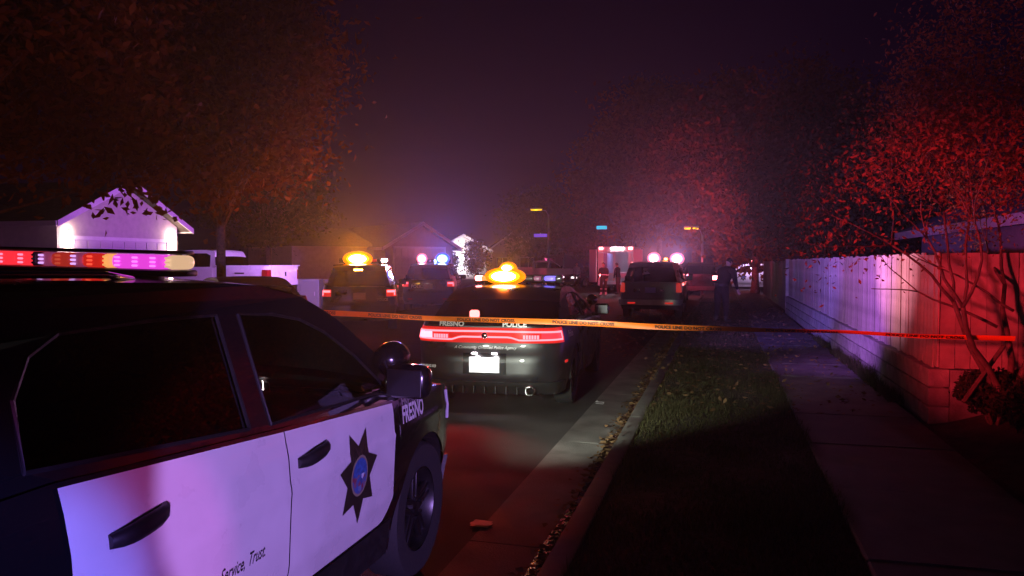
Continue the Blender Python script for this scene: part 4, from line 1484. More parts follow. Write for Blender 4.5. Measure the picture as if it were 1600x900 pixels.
# ---------------- other police SUVs, each with its own bar
def police_suv(px, depth, rz, label, bar, paint=None, doors=None, glow=None, plate_text=None, name='police_vehicle', loc=None, z=0):
    X, Y = loc if loc else pix(px, depth)
    # px/depth give the middle of the rear face
    cx, cy_ = X - math.sin(rz) * 2.525, Y + math.cos(rz) * 2.525
    if loc: cx, cy_ = loc
    v = Vehicle(SUV, name, label, 'police SUV', (cx, cy_, z), rz, paint or M['dull_black'], 'police vehicles', detail=False)
    v.doormat = doors or v.paint
    for sd in (1, -1):
        v.patch('front_door', v.a_of_y(DY1 + .006, sd), v.a_of_y(DY0, sd), .50, belt_hi(v), v.doormat, .008, 12, 8)
        v.patch('rear_door', v.a_of_y(DY2, sd), v.a_of_y(DY1 - .006, sd), door_low(v, .50), belt_hi(v), v.doormat, .008, 12, 8)
    tail_pair(v, .72, 1.12, .92, 1.10, LENS['red_dim'], LENS['red_core'])
    bumper(v, .40, .70, M['plastic'], .02)
    plate(v, 0.02, .93, .32, .17, plate_text, pmat('far_plate', (.6, .55, .52), .4), size=.09)
    mirrors(v, .98, 1.17, M['black_paint'])
    headlights(v, .80, .95, M['clear_lens'])
    grille(v, .55, .88)
    for k in (-1, 1):
        v.patch('reflector', k * .55, k * .72, .46, .50, M['red_lens'], .03, 4, 1)
    lightbar(v.root, (0, -.05, 1.86), 1.36, bar, h=.09)
    return v


OFF = LENS['off']


def ellipsoid(c, r, n=20, m=10):
    rows = [[(c[0] + r[0] * math.sin(PI * i / m) * math.cos(2 * PI * j / n), c[1] + r[1] * math.sin(PI * i / m) * math.sin(2 * PI * j / n), c[2] + r[2] * math.cos(PI * i / m)) for j in range(n)] for i in range(m + 1)]
    return MB().grid(rows, close=True)


def bloom_shells(v, c, r, lens, ring, core):  # lens is the glow material of the outer shell
    """lens bloom round a lit lamp, modelled as three nested glowing shells facing the rear"""
    o = ellipsoid(c, (r[0], .11, r[1])).build('beacon_glow', lens, v.root, smooth=True)  # outer shell of added glow, standing in for lens bloom
    ellipsoid((c[0], c[1] - .035, c[2]), (r[0] * .80, .10, r[1] * .78)).build('glow_ring', ring, o, smooth=True)
    ellipsoid((c[0], c[1] - .07, c[2]), (r[0] * .62, .09, r[1] * .58)).build('glow_core', core, o, smooth=True)
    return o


L_AMB = emat('bloom_amber', (1.0, .22, .0), 1.5); L_YEL = emat('bloom_yellow', (1.0, .56, .01), 2.6)  # emission colours of the modelled bloom
L_WHT = emat('bloom_white', (1.0, .93, .80), 9); L_PNK = emat('bloom_pink', (1.0, .18, .34), 1.5); L_PNK2 = emat('bloom_pale_pink', (1.0, .5, .6), 2.5)
L_BLU = emat('bloom_blue', (.06, .12, 1.0), 1.6); L_BLU2 = emat('bloom_pale_blue', (.25, .6, 1.0), 2.4)
bloom_shells(sv, (-.17, -.62, 1.605), (.30, .125), L_AMB, L_YEL, L_WHT)
bloom_shells(sv, (-.14, -.55, 1.71), (.13, .10), L_AMB, L_YEL, L_WHT)
v3 = police_suv(560, 20.6, R(22), 'black police SUV with a blazing amber light bar in the far left lane',
                [(.10, OFF), (.46, LENS['amber']), (.12, OFF), (.10, LENS['red_low']), (.10, OFF), (.12, LENS['white_hot'])])
v3.lettering('POLICE', .085, .62, .84, M['letter_white'], bold=.002, off=.016)
MB().rbox((-.02, -2.24, 1.60), (.22, .05, .05), .015).build('deck_lamp', LENS['amber'], v3.root, smooth=True)
v4 = police_suv(668, 29.0, R(15), 'police SUV with one red and one blue lamp on its bar', [(.06, OFF), (.17, LENS['red_hot']), (.16, OFF), (.04, LENS['violet']), (.10, OFF), (.19, LENS['blue_hot']), (.10, LENS['blue_dim']), (.18, OFF)])
v4.lettering('POLICE', .16, -.35, .93, M['letter_white'], off=.016)
bloom_shells(v3, (-.15, -.20, 1.90), (.42, .22), L_AMB, L_YEL, L_WHT)
bloom_shells(v4, (-.44, -.20, 1.94), (.21, .21), L_PNK, L_PNK2, L_WHT)
bloom_shells(v4, (.36, -.20, 1.94), (.28, .23), L_BLU, L_BLU2, L_WHT)
X5, Y5 = pix(1034, 34.5)
v5 = police_suv(1034, 34.5, R(0), 'police SUV with two glaring white lamps ahead of the parked grey vehicle',
                [(.24, LENS['white_hot']), (.16, OFF), (.18, LENS['amber_dim']), (.10, OFF), (.22, LENS['white_hot']), (.10, LENS['blue_dim'])])
bloom_shells(v5, (-.52, -.20, 1.99), (.30, .28), L_PNK, L_PNK2, L_WHT)
bloom_shells(v5, (.52, -.20, 1.96), (.33, .28), L_PNK, L_PNK2, L_WHT)
bloom_shells(v5, (.02, -.20, 1.95), (.11, .09), L_AMB, L_YEL, L_PNK2)
X6, Y6 = pix(1158, 50)
v6 = police_suv(0, 0, R(90), 'white-sided police SUV parked crosswise beyond the fence end', [(.3, LENS['red_hot']), (.5, LENS['white_hot']), (.2, OFF)], M['white_paint'], M['white_paint'], loc=(X6 + .6, Y6), z=.02)
seal_star(v6, .5, .88, .24, -1)
v7 = police_suv(0, 0, R(45), 'police SUV on the cross street behind the viewer', [(.35, LENS['blue_hot']), (.3, LENS['white_hot']), (.35, LENS['red_hot'])], loc=(8.6, -9.4))

# ---------------- grey parked vehicle at the right kerb
Xg, Yg = pix(1016, 25.2)
gv_ = Vehicle(BOXY, 'parked_suv', 'grey SUV with chrome rear bumper parked at the right kerb', 'SUV', (Xg, Yg + 2.525, 0), 0, M['grey_paint'], glass='tint_glass', detail=False)
tail_pair(gv_, .80, 1.06, .86, 1.16, LENS['red_low'])
bumper(gv_, .46, .63, M['worn_chrome'], .07, 1.05)
for k in (-1, 1):
    gv_.patch('reflector', k * .46, k * .70, .50, .55, LENS['red_dim'], .085, 4, 1)
plate(gv_, 0.0, .93, .33, .17, None, pmat('violet_plate', (.55, .5, .75), .4), size=.10)
for k_, (a_, z_, w_) in enumerate(((.30, .93, .05), (.37, .92, .06), (-.52, .95, .05), (-.46, .93, .04), (-.39, .95, .05), (-.36, .89, .04), (-.5, .89, .04))):
    gv_.patch('badge_piece', a_, a_ + w_, z_ - .03, z_ + .03, M['chrome'], .012, 2, 1)
gv_.patch('lower_valance', -.95, .95, .33, .455, M['plastic'], .03, 16, 3)
mirrors(gv_, .98, 1.20, M['plastic'])
headlights(gv_, .80, .95, M['clear_lens']); grille(gv_, .55, .9)
st_ = MB()
for k in range(7):
    st_.rbox((-.22 + .03 * k, -2.485, 1.43 + .03 * ((k * 5) % 3)), (.05, .006, .07), .002)
st_.build('window_sticker', pmat('sticker', (.5, .45, .5), .5), gv_.root)

# ---------------- white pickup in the driveway on the left
tv = Vehicle(TRUCK, 'pickup_truck', 'white crew-cab pickup parked in the driveway under the tree', 'pickup', (-13.6 - 2.9, 23.3, 0.27), R(90), M['white_paint'], 'pickups', glass='tint_glass', detail=False)
for sd in (-1, 1):
    tv.patch('taillight', sd * .80, sd * 1.14, .98, 1.30, M['red_lens'], .012, 8, 4)
    tv.patch('front_door', tv.a_of_y(.17, sd), tv.a_of_y(1.28, sd), .55, belt_hi(tv), M['white_paint'], .006, 10, 8)
    tv.patch('rear_door', tv.a_of_y(-.92, sd), tv.a_of_y(.16, sd), .55, belt_hi(tv), M['white_paint'], .006, 10, 8)
bumper(tv, .58, .80, M['chrome'], .10, .98)
tv.patch('tailgate', -.76, .76, .86, 1.405, M['white_paint'], .012, 10, 6)
MB().rbox((0, -2.925, 1.16), (.08, .02, .14), .01).build('emblem', M['dark_steel'], tv.root)
tv.patch('fender_badge', tv.a_of_y(-2.05, -1), tv.a_of_y(-1.72, -1), 1.17, 1.21, M['letter_black'], .012, 3, 1)
plate(tv, 0, .68, .3, .15, None, off=.115)
mirrors(tv, 1.12, 1.40, M['plastic'])

# ---------------- dark sedan at the far kerb, mostly hidden by the foreground roof
dk = Vehicle(SEDAN, 'parked_sedan', 'dark reddish sedan whose roof shows over the foreground police roof', 'sedan', (-10.55, 16.0, 0), R(48), M['maroon_paint'], glass='tint_glass', detail=False)
tail_pair(dk, .6, .98, .86, 1.0, M['red_lens']); mirrors(dk, .80, 1.03, M['maroon_paint']); headlights(dk, .62, .74, M['clear_lens']); bumper(dk, .28, .42, M['plastic'])

# ---------------- far white pickup at the crossing
Xp, Yp = pix(852, 60)
fp = Vehicle(TRUCK, 'pickup_truck', 'small white pickup stopped crosswise far down the street', 'pickup', (Xp, Yp, 0), R(-75), M['white_paint'], 'pickups', detail=False)
headlights(fp, .9, 1.1, M['clear_lens']); tail_pair(fp, .8, 1.1, 1.0, 1.3, M['red_lens']); mirrors(fp, 1.12, 1.40, M['plastic']); bumper(fp, .5, .75, M['plastic'], .08)
bumper(fp, .5, .75, M['chrome'], .05, 1.0, rear=False)

# ---------------- dark cars by the ambulance
for px, d, rz, lab, sp_ in ((912, 57, R(150), 'dark parked sedan with pale headlamps left of the ambulance', SEDAN), (1092, 42, R(2), 'dark SUV with bright red taillights past the white lamps', BOXY)):
    X, Y = pix(px, d)
    w = Vehicle(sp_, 'parked_sedan' if sp_ is SEDAN else 'parked_suv', lab, 'sedan' if sp_ is SEDAN else 'SUV', (X, Y + 2.5, 0), rz, M['black_paint'], detail=False)
    tail_pair(w, .62, 1.05, .90, 1.10, LENS['red_hot'] if px == 1092 else M['red_lens'], LENS['red_core'] if px == 1092 else None)
    headlights(w, .66 if sp_ is SEDAN else .8, .78 if sp_ is SEDAN else .95, emat('pale_headlamp', (1, .95, .95), 2.0) if px == 912 else M['clear_lens'])
    bumper(w, .34, .55, M['plastic']); mirrors(w, .9, 1.08 if sp_ is SEDAN else 1.2, M['plastic'])

# ---------------- ambulance with lit open rear
Xa, Ya = pix(962, 47)
am = empty('ambulance', (Xa, Ya, 0), R(0), 'ambulance with lit open rear doors and red roof beacons', 'ambulance')
amb_white = pmat('ambulance_white', (.42, .42, .46), .4, coat=.4)
bx = MB()
W2, H0, H1, L_ = 1.05, .55, 2.72, 4.2
for (c, sz) in (((-W2 + .03, L_ / 2, (H0 + H1) / 2), (.06, L_, H1 - H0)), ((W2 - .03, L_ / 2, (H0 + H1) / 2), (.06, L_, H1 - H0)), ((0, L_ / 2, H1 - .04), (2 * W2 - .12, L_, .08)), ((0, L_ / 2, H0 + .04), (2 * W2 - .12, L_, .08)), ((0, L_ - .03, (H0 + H1) / 2), (2 * W2 - .12, .06, H1 - H0 - .16)), ((0, .03, H1 - .20), (2 * W2 - .12, .06, .24)), ((-.86, .03, 1.5), (.26, .06, 1.7)), ((.86, .03, 1.5), (.26, .06, 1.7))):
    bx.box(c, sz)
bx.build('box_body', amb_white, am)
cabm = MB().grid([[(x, y, z) for x in (-.98, -.9, .9, .98)] for y, z in ((4.25, 2.0), (4.7, 2.0), (5.4, 1.35), (6.1, 1.2), (6.2, .55))])
for sx in (-1, 1):
    cabm.add([(sx * .98, y, z) for y, z in ((4.25, .5), (4.25, 2.0), (4.7, 2.0), (5.4, 1.35), (6.1, 1.2), (6.2, .55))], [(0, 1, 2, 3, 4, 5)])
cabm.build('cab', amb_white, am)
for sx in (-1, 1):
    d_ = MB().rbox((sx * (W2 + .25), -.28, 1.6), (.06, .72, 1.9), .02, rz=sx * -.75).build('rear_door', amb_white, am)
    MB().rbox((sx * (W2 + .25) - sx * .03, -.31, 2.1), (.03, .42, .5), .02, rz=sx * -.75).build('pane', M['window'], d_)
    for k, z in enumerate((1.05, 1.22)):
        MB().rbox((sx * .93, -.02, z), (.13, .05, .13), .03).build('taillight', LENS['red_hot'], am, smooth=True)
    MB().rbox((sx * .86, -.03, 2.62), (.22, .07, .13), .03).build('beacon_glow', LENS['red_hot'], am, smooth=True)
MB().rbox((.10, -.03, 2.60), (.75, .06, .11), .03).build('scene_lamp', LENS['white_hot'], am, smooth=True)
MB().rbox((0, -.22, .50), (2.0, .45, .10), .02).build('step_bumper', M['steel'], am)
MB().rbox((.42, 1.6, 1.05), (.6, 1.9, .35), .08).build('stretcher', amb_white, am, smooth=True)
cb = MB()
for k in range(3):
    cb.rbox((-.72, .7 + .95 * k, 1.75), (.36, .9, 1.2), .02)
cb.build('cabinet', pmat('cabinet', (.25, .27, .5), .4), am)
for ya in (.95, 5.2):
    for sx in (-1, 1):
        we = bpy.data.objects.new('wheel', None); C.objects.link(we); we.parent = am; we.location = (sx * .88, ya, .40)
        MB().lathe([(.25, -.12), (.37, -.13), (.40, -.09), (.40, .09), (.37, .13), (.25, .12)], 24, 'X').build('tyre', M['rubber'], we, smooth=True)
        MB().lathe([(.26, .08), (.22, .10), (.1, .04), (0, .04)], 20, 'X').build('rim', M['steel'], we, smooth=True)
MB().box((0, 2.6, .48), (1.5, 6.6, .1)).build('chassis', M['plastic'], am)
MB().box((0, 1.6, 2.60), (.4, 2.2, .03)).build('ceiling_lamp', emat('amb_ceiling', (.9, .85, 1.0), 5), am)


# ------------------------------------------------------------------ people
def skinned(joints, edges, radii, root_j):
    names = list(joints)
    idx = {n_: i for i, n_ in enumerate(names)}
    me = bpy.data.meshes.new('body_source')
    me.from_pydata([joints[n_] for n_ in names], [(idx[a], idx[b]) for a, b in edges], [])
    ob = bpy.data.objects.new('body_source', me)
    C.objects.link(ob)
    md = ob.modifiers.new('skin', 'SKIN')
    md.use_smooth_shade = True
    for i, n_ in enumerate(names):
        r = radii[n_]
        me.skin_vertices[0].data[i].radius = r if hasattr(r, '__len__') else (r, r)
        me.skin_vertices[0].data[i].use_root = (n_ == root_j)
    sb = ob.modifiers.new('sub', 'SUBSURF')
    sb.levels = 2; sb.render_levels = 2
    bpy.context.view_layer.update()
    res = bpy.data.meshes.new_from_object(ob.evaluated_get(bpy.context.evaluated_depsgraph_get()))
    bpy.data.objects.remove(ob)
    vs = [v.co.copy() for v in res.vertices]
    fs = [tuple(p.vertices) for p in res.polygons]
    bpy.data.meshes.remove(res)
    return vs, fs


def person(loc, rz, label, top, bottom, boots, lean=0.0, arm_r=(.10, .32), arm_l=(.10, .12), head_tilt=0.0, step=.06, sleeves=True, hat=None, height=1.78, bulk=1.0, group=None, bands=None):
    """faces local +Y; arm_*: forward swing of upper arm and forearm in radians-ish"""
    k = height / 1.78
    J, Rr = {}, {}

    def up(p):   # bend everything above the pelvis forward
        y, z = p[1], p[2] - .95
        c, s_ = math.cos(lean), math.sin(lean)
        return (p[0], y * c + z * s_, .95 - y * s_ + z * c)
    J['pelvis'] = (0, 0, .95); Rr['pelvis'] = (.165 * bulk, .125 * bulk)
    J['waist'] = up((0, .0, 1.10)); Rr['waist'] = (.155 * bulk, .115 * bulk)
    J['chest'] = up((0, .0, 1.30)); Rr['chest'] = (.185 * bulk, .13 * bulk)
    J['collar'] = up((0, -.01, 1.45)); Rr['collar'] = (.13 * bulk, .09)
    J['neck'] = up((0, .0, 1.53)); Rr['neck'] = .056
    hd = Vector(up((0, .02, 1.56)))
    J['skull'] = tuple(hd); Rr['skull'] = .058
    for sd, nm, (sw, fo) in ((1, 'r', arm_r), (-1, 'l', arm_l)):
        sh = Vector(up((sd * .185 * bulk, -.005, 1.43)))
        J['sh' + nm] = tuple(sh); Rr['sh' + nm] = .072 * bulk
        el = sh + Vector((sd * .035, .28 * math.sin(sw), -.29 * math.cos(sw)))
        J['el' + nm] = tuple(el); Rr['el' + nm] = .052 * bulk
        wr = el + Vector((-sd * .01, .25 * math.sin(sw + fo), -.25 * math.cos(sw + fo)))
        J['wr' + nm] = tuple(wr); Rr['wr' + nm] = .034
        pa = wr + (wr - el).normalized() * .07
        J['pa' + nm] = tuple(pa); Rr['pa' + nm] = (.040, .022)
        hp = (sd * .10, 0, .90)
        J['hp' + nm] = hp; Rr['hp' + nm] = .098 * bulk
        J['kn' + nm] = (sd * .115, sd * step * .6 + .03, .50); Rr['kn' + nm] = .066 * bulk
        J['an' + nm] = (sd * .12, sd * step, .10); Rr['an' + nm] = .048 * bulk
        J['he' + nm] = (sd * .12, sd * step - .03, .05); Rr['he' + nm] = .046
        J['to' + nm] = (sd * .14, sd * step + .17, .04); Rr['to' + nm] = (.045, .036)
    E = [('pelvis', 'waist'), ('waist', 'chest'), ('chest', 'collar'), ('collar', 'neck'), ('neck', 'skull')]
    for nm in 'rl':
        E += [('collar', 'sh' + nm), ('sh' + nm, 'el' + nm), ('el' + nm, 'wr' + nm), ('wr' + nm, 'pa' + nm), ('pelvis', 'hp' + nm), ('hp' + nm, 'kn' + nm), ('kn' + nm, 'an' + nm), ('an' + nm, 'he' + nm), ('he' + nm, 'to' + nm)]
    vs, fs = skinned(J, E, Rr, 'pelvis')
    mb = MB()
    mats = [top, bottom, boots, M['skin'], M['reflective']]
    b0_ = 0
    mb.v = [tuple(v) for v in vs]
    for f_ in fs:
        c = sum((vs[i] for i in f_), Vector()) / len(f_)
        mi = 0
        lower = c.z < .97 and abs(c.x) < .24 * bulk and abs(c.y) < .34
        near_hand = min((c - Vector(J['pa' + nm])).length for nm in 'rl') < .10 or min((c - Vector(J['wr' + nm])).length for nm in 'rl') < .03
        if near_hand: mi = 3
        elif (c - Vector(J['skull'])).length < .085: mi = 3
        elif c.z < .16: mi = 2
        elif lower and min((c - Vector(J['el' + nm])).length for nm in 'rl') > .14: mi = 1
        if bands and mi in (0, 1):
            for z0, z1 in bands:
                if z0 < c.z < z1: mi = 4
        mb.f.append(f_); mb.m.append(mi)
    # fingers: unequal, slightly curled, thumb from the side of the palm
    for sd, nm in ((1, 'r'), (-1, 'l')):
        pa, wr = Vector(J['pa' + nm]), Vector(J['wr' + nm])
        d = (pa - wr).normalized()
        sidev = Vector((0, 1, 0)) - d * d.y
        sidev = sidev.normalized() if sidev.length > .1 else Vector((1, 0, 0))
        inw = sidev.cross(d).normalized() * (-sd)
        for q, ln in ((-1.5, .070), (-.5, .082), (.5, .088), (1.5, .078)):
            r0 = pa + sidev * q * .018 - d * .01
            mb.tube([r0, r0 + d * ln * .5 + inw * .006, r0 + d * ln * .85 + inw * .022, r0 + d * ln + inw * .04], [.0095, .009, .0085, .006], 6, mi=3)
        r0 = wr + d * .035 + sidev * .03
        mb.tube([r0, r0 + sidev * .025 + d * .025, r0 + sidev * .03 + d * .055 + inw * .012], [.011, .010, .007], 6, mi=3)
    # head: egg with brow, nose, chin, ears and eyes
    hc = hd + Vector((0, .02, .115))
    rot = Matrix.Rotation(-(lean * .6 + head_tilt), 3, 'X')
    rows = []
    for i in range(13):
        ph = PI * i / 12
        row = []
        for j in range(20):
            th = 2 * PI * j / 20
            x, y, z = .076 * math.sin(ph) * math.cos(th), .098 * math.sin(ph) * math.sin(th), .122 * math.cos(ph)
            if z < -.02: x *= 1 - .28 * (-z - .02) / .1; y = y * (1 - .12 * (-z - .02) / .1)
            if y > .05 and abs(x) < .022 and -.045 < z < .02: y += .022 * (1 - abs(x) / .022) * (1 - (z + .045) / .09)
            if y > .05 and abs(abs(x) - .032) < .018 and abs(z - .008) < .018: y -= .008
            row.append(tuple(rot @ Vector((x, y, z)) + hc))
        rows.append(row)
    mb.grid(rows, 3, close=True)
    for sd in (-1, 1):
        mb.rbox(rot @ Vector((sd * .078, -.005, -.01)) + hc, (.016, .04, .06), .007, mi=3)
        mb.rbox(rot @ Vector((sd * .031, .086, .008)) + hc, (.022, .01, .01), .004, mi=2)
    mb.rbox(rot @ Vector((0, .088, -.062)) + hc, (.045, .012, .008), .003, mi=2)
    o = mb.build('person', mats, None, smooth=True)
    o.location = loc; o.rotation_euler = (0, 0, rz); o.scale = (k, k, k)
    tag(o, label, 'person', group)
    hr_ = MB()
    rows = []
    for i in range(8):
        ph = .62 * PI * i / 7
        rows.append([tuple(rot @ Vector((.086 * math.sin(ph) * math.cos(t), -.012 + .104 * math.sin(ph) * math.sin(t) * (1 if math.sin(t) < 0 else .86), .130 * math.cos(ph) + (0.05 * max(0, math.sin(t)) * (i / 7)))) + hc) for t in np.linspace(0, 2 * PI, 20, endpoint=False)])
    hr_.grid(rows, close=True)
    if hat is None:
        hr_.build('hair', M['hair'], o, smooth=True)
    else:
        hr_.lathe([(.10, .03), (.165, .02), (.165, .012), (.09, .015)], 20, c=tuple(hc + Vector((0, 0, .03))))
        hr_.build('helmet', hat, o, smooth=True)
    return o


X, Y = pix(1127, 22.3)
off_ = person((X, Y, 0.145), R(-42), 'officer in dark uniform standing hunched forward on the grass strip', M['cloth_navy'], M['cloth_navy'], M['plastic'], lean=.46, arm_r=(.10, .35), arm_l=(.25, .6), head_tilt=.45, bulk=1.30, height=1.84)
bl = MB()
for t in np.linspace(0, 2 * PI, 12, endpoint=False):
    bl.rbox((.19 * math.cos(t), .155 * math.sin(t) + .015, 1.0), (.09, .05, .07), .012, rz=t + PI / 2)
bl.build('duty_belt', M['plastic'], off_, smooth=True)
X, Y = pix(943, 44.6)
person((X, Y, 0), R(170), 'firefighter with pale boots standing at the ambulance rear', M['cloth_turnout'], M['cloth_turnout'], M['reflective'], hat=M['plastic'], bulk=1.2, bands=((.30, .36), (1.08, 1.14)))
X, Y = pix(966, 45.2)
person((X, Y, 0), R(60), 'dark-clothed responder beside the ambulance step', M['cloth_navy'], M['cloth_turnout'], M['plastic'], lean=.12, arm_r=(.5, .7))
X, Y = pix(901, 55.5)
person((X, Y, 0), R(200), 'person in dark clothes standing by the far white pickup', pmat('grey_shirt', (.3, .27, .27), .8), M['cloth_navy'], M['plastic'])

# ------------------------------------------------------------------ barrier tape from tree to tree
A_, B_ = Vector((-12.72, 8.85, 1.41)), Vector((TX - .02, TY - .16, 1.11))
tp = MB()
NT = 260


def tape_at(t):
    p = A_.lerp(B_, t)
    p.z -= 0.04 * 4 * t * (1 - t)
    p.z += 0.006 * math.sin(t * 37)
    tw = 0.25 * math.sin(t * 23) + 0.5 * math.sin(t * 9.0 + 1) + (1.15 * max(0, (t - .80) / .2))
    d = (B_ - A_).normalized()
    n_ = d.cross(Vector((0, 0, 1))).normalized()
    up_ = (Vector((0, 0, 1)) * math.cos(tw) + n_ * math.sin(tw)).normalized()
    return p, up_, d.cross(up_).normalized()


TW = .062
rows = []
for i in range(NT + 1):
    p, u_, n_ = tape_at(i / NT)
    rows.append([p + u_ * TW * q + n_ * .004 * math.sin(q * 6 + i * .3) for q in (-.5, -.17, .17, .5)])
tp.grid(rows)
tape = tp.build('barrier_tape', M['tape'], smooth=True)
tag(tape, 'orange barrier tape stretched across the street between two trees', 'tape')
tl = (B_ - A_).length
vs, fs = text_mesh('POLICE LINE DO NOT CROSS', .050, 0, .0015, 'LEFT')
wtxt = max(v[0] for v in vs)
pos = 5.6
while pos + wtxt < tl - .3:
    m_ = []
    for v in vs:
        p, u_, n_ = tape_at((pos + v[0]) / tl)
        m_.append(p + u_ * v[1] + n_ * .007)
    MB().add(m_, fs).build('lettering', M['letter_black'], tape)
    pos += wtxt + .42

# ------------------------------------------------------------------ street furniture
YEL = emat('sodium_lamp', (1.0, 0.72, 0.02), 1.6)


def street_lamp(px, depth, ztop, label, arm, heads, power):
    X, Y = pix(px, depth)
    root = empty('street_lamp', (X, Y, 0), 0, label, 'street lamp', 'lit street lamps')
    MB().tube([(0, 0, 0), (0, 0, ztop * .5), (0, 0, ztop - .4)], [.09, .07, .055], 10).build('pole', M['steel'], root, smooth=True)
    MB().tube([(0, 0, ztop - .45), (arm * .2, -.05, ztop - .1), (arm, -.1, ztop + .02)], .03, 8).build('arm', M['steel'], root, smooth=True)
    for k in range(heads):
        x = arm * (1 - .52 * k / max(1, heads - .0))
        h_ = MB().rbox((x, -.1, ztop + .05), (.62, .3, .1), .04).build('lamp_head', M['steel'], root, smooth=True)
        MB().rbox((x, -.1, ztop - .03), (.56, .26, .08), .03).build('lamp_glass', YEL, h_, smooth=True)
    return root


street_lamp(857, 60, 5.75, 'street lamp with twin yellow heads behind the police sedan', -1.05, 2, 0)
street_lamp(1097, 42.5, 3.62, 'short yellow-lit lamp among the trees right of centre', -.65, 2, 0)
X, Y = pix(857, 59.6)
sg = empty('street_sign', (X, Y, 0), 0, 'violet street name sign with painted-on glow on a slim pole below the twin lamp', 'sign')
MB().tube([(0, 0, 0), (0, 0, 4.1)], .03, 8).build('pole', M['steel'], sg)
MB().rbox((-.6, -.05, 3.80), (1.0, .03, .24), .01).build('sign_blade', emat('sign_blade', (.22, .10, .85), .75), sg)  # emission stands in for light reflected by the sign
X, Y = pix(940, 56)
sg = empty('street_sign', (X, Y, 0), 0, 'small cyan street sign with painted-on glow above the ambulance', 'sign')
MB().tube([(.42, 0, 0), (.42, 0, 4.3)], .035, 8).build('pole', M['dark_steel'], sg)
MB().rbox((0, -.04, 4.22), (.72, .12, .24), .05).build('sign_panel', emat('sign_cyan', (.02, .55, .85), 1.0), sg)  # glow put into the material; a plain reflective sign
# utility cabinet at the far kerb
X, Y = pix(483, 27.5)
uc = empty('utility_cabinet', (X, Y, 0.14), R(12), 'pale utility cabinet at the far kerb left of the amber-lit police car', 'cabinet')
MB().rbox((0, 0, .55), (.85, .6, 1.1), .03).build('cabinet_body', pmat('cabinet_paint', (.13, .15, .14), .6, var=.1), uc)
MB().rbox((0, -.31, .55), (.74, .02, .95), .01).build('cabinet_door', pmat('cabinet_door', (.12, .14, .13), .6), uc)
MB().rbox((.28, -.335, .6), (.03, .03, .14), .01).build('handle', M['steel'], uc)
# flood lamp on a stand that whitens the house front
X, Y = pix(714, 64.6)
fl = empty('flood_lamp', (X, Y, .3), R(-40), 'work light on a stand in front of the glaring house', 'flood lamp')
for k in range(3):
    t = 2 * PI * k / 3
    MB().tube([(0, 0, .7), (.45 * math.cos(t), .45 * math.sin(t), 0)], .018, 6).build('leg', M['steel'], fl)
MB().tube([(0, 0, .6), (0, 0, 1.75)], .02, 6).build('mast', M['steel'], fl)
MB().rbox((0, 0, 1.85), (.4, .12, .26), .02).build('lamp_housing', M['dark_steel'], fl)
MB().rbox((0, .065, 1.85), (.36, .02, .22), .008).build('lamp_face', LENS['white_hot'], fl)
FLOOD = (X, Y)

# ------------------------------------------------------------------ light from the lit lamps
def vl(v, p, color, power, to, cone=170, blend=.5, size=.06):
    """lamp at local point p of vehicle v, aimed at local point to"""
    w, t = v.world(p), v.world(to)
    return lamp('SPOT', w, color, power, t, cone, blend, size)


# Light bars throw narrow beams: strong along the street, weak upward and sideways.
def at_cam(v, p, color, power, cone=38, blend=.6, lift=2.5):
    w = v.world(p)
    return lamp('SPOT', w, color, power, (-.3, 0, w.z + lift), cone, blend, .06)


# sedan: amber bar to the rear, red lamps on the road, violet wash to the side
at_cam(sv, (-.16, -.85, 1.64), AMBER, 2000, 34, .8, 2.8)
vl(sv, (-.16, -.85, 1.64), (1.0, .15, .01), 40, (-.16, -3, 1.0), 125, .5)
vl(sv, (-.1, -2.75, .93), REDC, 75, (-.3, -6, -.9), 95, .8)
for sx in (-.12, .12):
    vl(sv, (sx, -2.66, .73), (1.0, .93, 1.0), 3.0, (sx * .6, -2.53, .58), 120, .6, .02)
vl(sv, (-.3, -2.0, 1.22), REDC, 60, (-.3, -6, 1.9), 110)
vl(sv, (.64, -.42, 1.66), (.50, .14, 1.0), 1500, (6, 2.2, 2.3), 66, .7)
vl(sv, (.64, -.30, 1.66), (.26, .12, 1.0), 4200, (6, 10.0, 2.3), 44, .8)
vl(sv, (.64, -.52, 1.66), (1.0, .36, .55), 1500, (6, -.5, 2.3), 42, .8)
# foreground bar: red to the right, magenta and violet to the street
vl(pv, (-.45, LBY - .05, 1.99), (1.0, .16, .03), 300, (-7, 5.5, 4.4), 100)
lamp('SPOT', pv.world((.66, LBY + .12, 1.90)), (1.0, .025, .045), 2900, (3.05, 9.2, 1.75), 26, .6, .22)
lamp('SPOT', pv.world((.60, LBY + .12, 1.92)), (1.0, .10, .42), 170, (3.2, 9.0, 4.6), 52, .6, .1)
for sx in (-.74, .74):
    vl(pv, (sx, 2.62, .86), (.92, 1.0, .84), 850 if sx > 0 else 220, (sx + (1.6 if sx > 0 else 1.2), 14, .1), 54 if sx > 0 else 38, 1.0, .12)
# amber SUV on the left
at_cam(v3, (-.15, -.40, 1.95), AMBER, 8000, 22, .8, 1.8)
vl(v3, (-.15, -.40, 1.98), (1.0, .13, .01), 800, (-2.5, -7, 7.5), 130, .5)
vl(v3, (-.15, -.40, 1.95), (1.0, .25, .01), 60, (-.15, -3, .8), 120, .5)
vl(v3, (0, -2.8, 1.0), REDC, 20, (0, -6, .6), 150)
lamp('SPOT', v3.world((-.75, 0, 1.95)), (.62, .24, 1.0), 1700, (-14.5, 23.6, 1.4), 70, .6, .1)
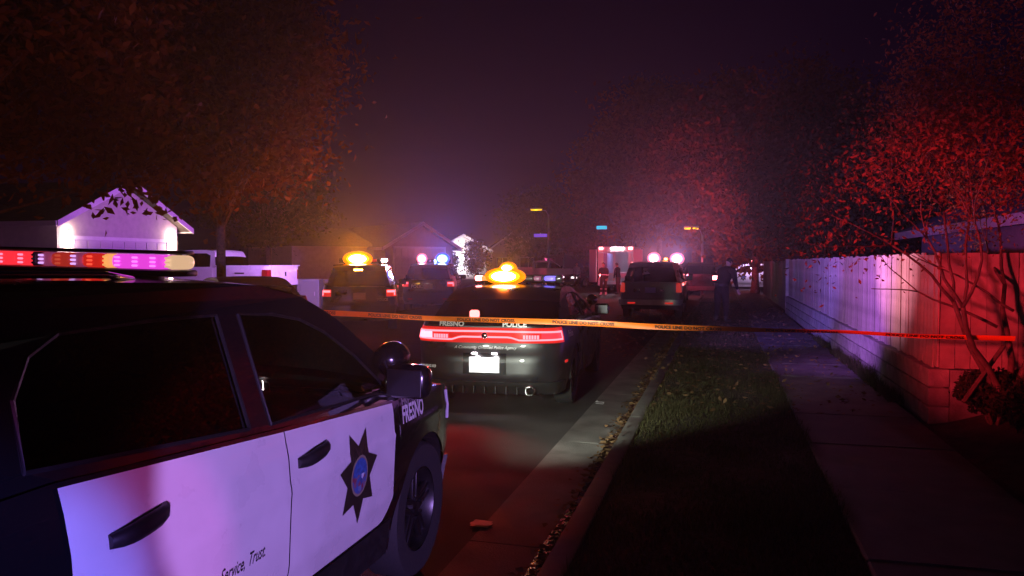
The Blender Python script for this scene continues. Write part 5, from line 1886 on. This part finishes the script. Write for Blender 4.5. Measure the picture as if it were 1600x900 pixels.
# red / blue SUV
at_cam(v4, (-.42, -.40, 1.95), (1.0, .16, .22), 3400, 30, .7, 5)
at_cam(v4, (.36, -.40, 1.95), (.14, .18, 1.0), 7500, 30, .7, 5)
vl(v4, (.0, .5, 2.0), (1.0, .10, .34), 900, (-4, 12, 2.8), 140)
lamp('SPOT', v4.world((-.75, 0, 2.0)), (.52, .10, 1.0), 3000, (-22, 26, 2.4), 50, .6, .1)
# white lamps
at_cam(v5, (-.52, -.40, 1.98), (1.0, .26, .44), 5000, 30, .7, 6)
at_cam(v5, (.52, -.40, 1.98), (.95, .40, .95), 5000, 30, .7, 6)
vl(v5, (0, .4, 2.05), (1.0, .05, .12), 2800, (-.5, 8, 5.2), 110)
vl(v5, (.3, 0, 2.1), (.9, .06, .16), 700, (3, -2, 5), 140)
# crosswise SUV
vl(v6, (-.4, -.35, 2.0), (1.0, .25, .3), 160, (-6, -.5, 3.4), 120)
vl(v6, (-1.4, 0, 1.9), (.8, .5, 1.0), 120, (-.6, 0, .4), 130)
# ambulance
lamp('SPOT', (Xa + .1, Ya - .25, 2.6), (.9, .8, 1.0), 160, (Xa, Ya - 4, 0), 150, .6)
lamp('POINT', (Xa + .1, Ya + 1.2, 2.45), (.55, .42, 1.0), 16, size=.15)
lamp('SPOT', (Xa - .86, Ya - .2, 2.66), REDC, 900, (-.3, 0, 4), 56, .6)
# flood on the house front
fh = pix(716, 66)
lamp('SPOT', (FLOOD[0], FLOOD[1] + .1, 2.15), (1.0, .90, .97), 1800, (fh[0], fh[1] + 1, 2.4), 90, .5, .1)
# police SUV behind the viewer: its door-mounted spotlight and bar colours fall on the foreground doors
SPOT7 = v7.world((-.9, 1.1, 1.5))
lamp('SPOT', SPOT7, (.50, .27, 1.0), 11500, (-1.62, 3.80, 1.08), 8.0, .05, .03)
lamp('SPOT', v7.world((-.3, .0, 2.02)), (.9, .12, .70), 3600, (-1.62, 1.42, .85), 5.0, .12, .05)
lamp('SPOT', v7.world((.3, .0, 2.02)), (.10, .18, 1.0), 15000, (-1.62, 1.17, .85), 5.0, .5, .05)

# ------------------------------------------------------------------ thin night haze
hz = MB().box((0, 65, 14), (330, 270, 31)).build('haze', [])
hm = bpy.data.materials.new('haze')
hm.use_nodes = True
hn = hm.node_tree
for nd in list(hn.nodes):
    if nd.type != 'OUTPUT_MATERIAL': hn.nodes.remove(nd)
pvn = hn.nodes.new('ShaderNodeVolumePrincipled')
pvn.inputs['Color'].default_value = (.92, .92, .95, 1)
pvn.inputs['Density'].default_value = 0.0006
pvn.inputs['Anisotropy'].default_value = 0.78
hn.links.new(pvn.outputs[0], hn.nodes['Material Output'].inputs['Volume'])
hz.data.materials.append(hm)
tag(hz, 'thin haze hanging in the night air along the street', 'haze', kind='stuff')
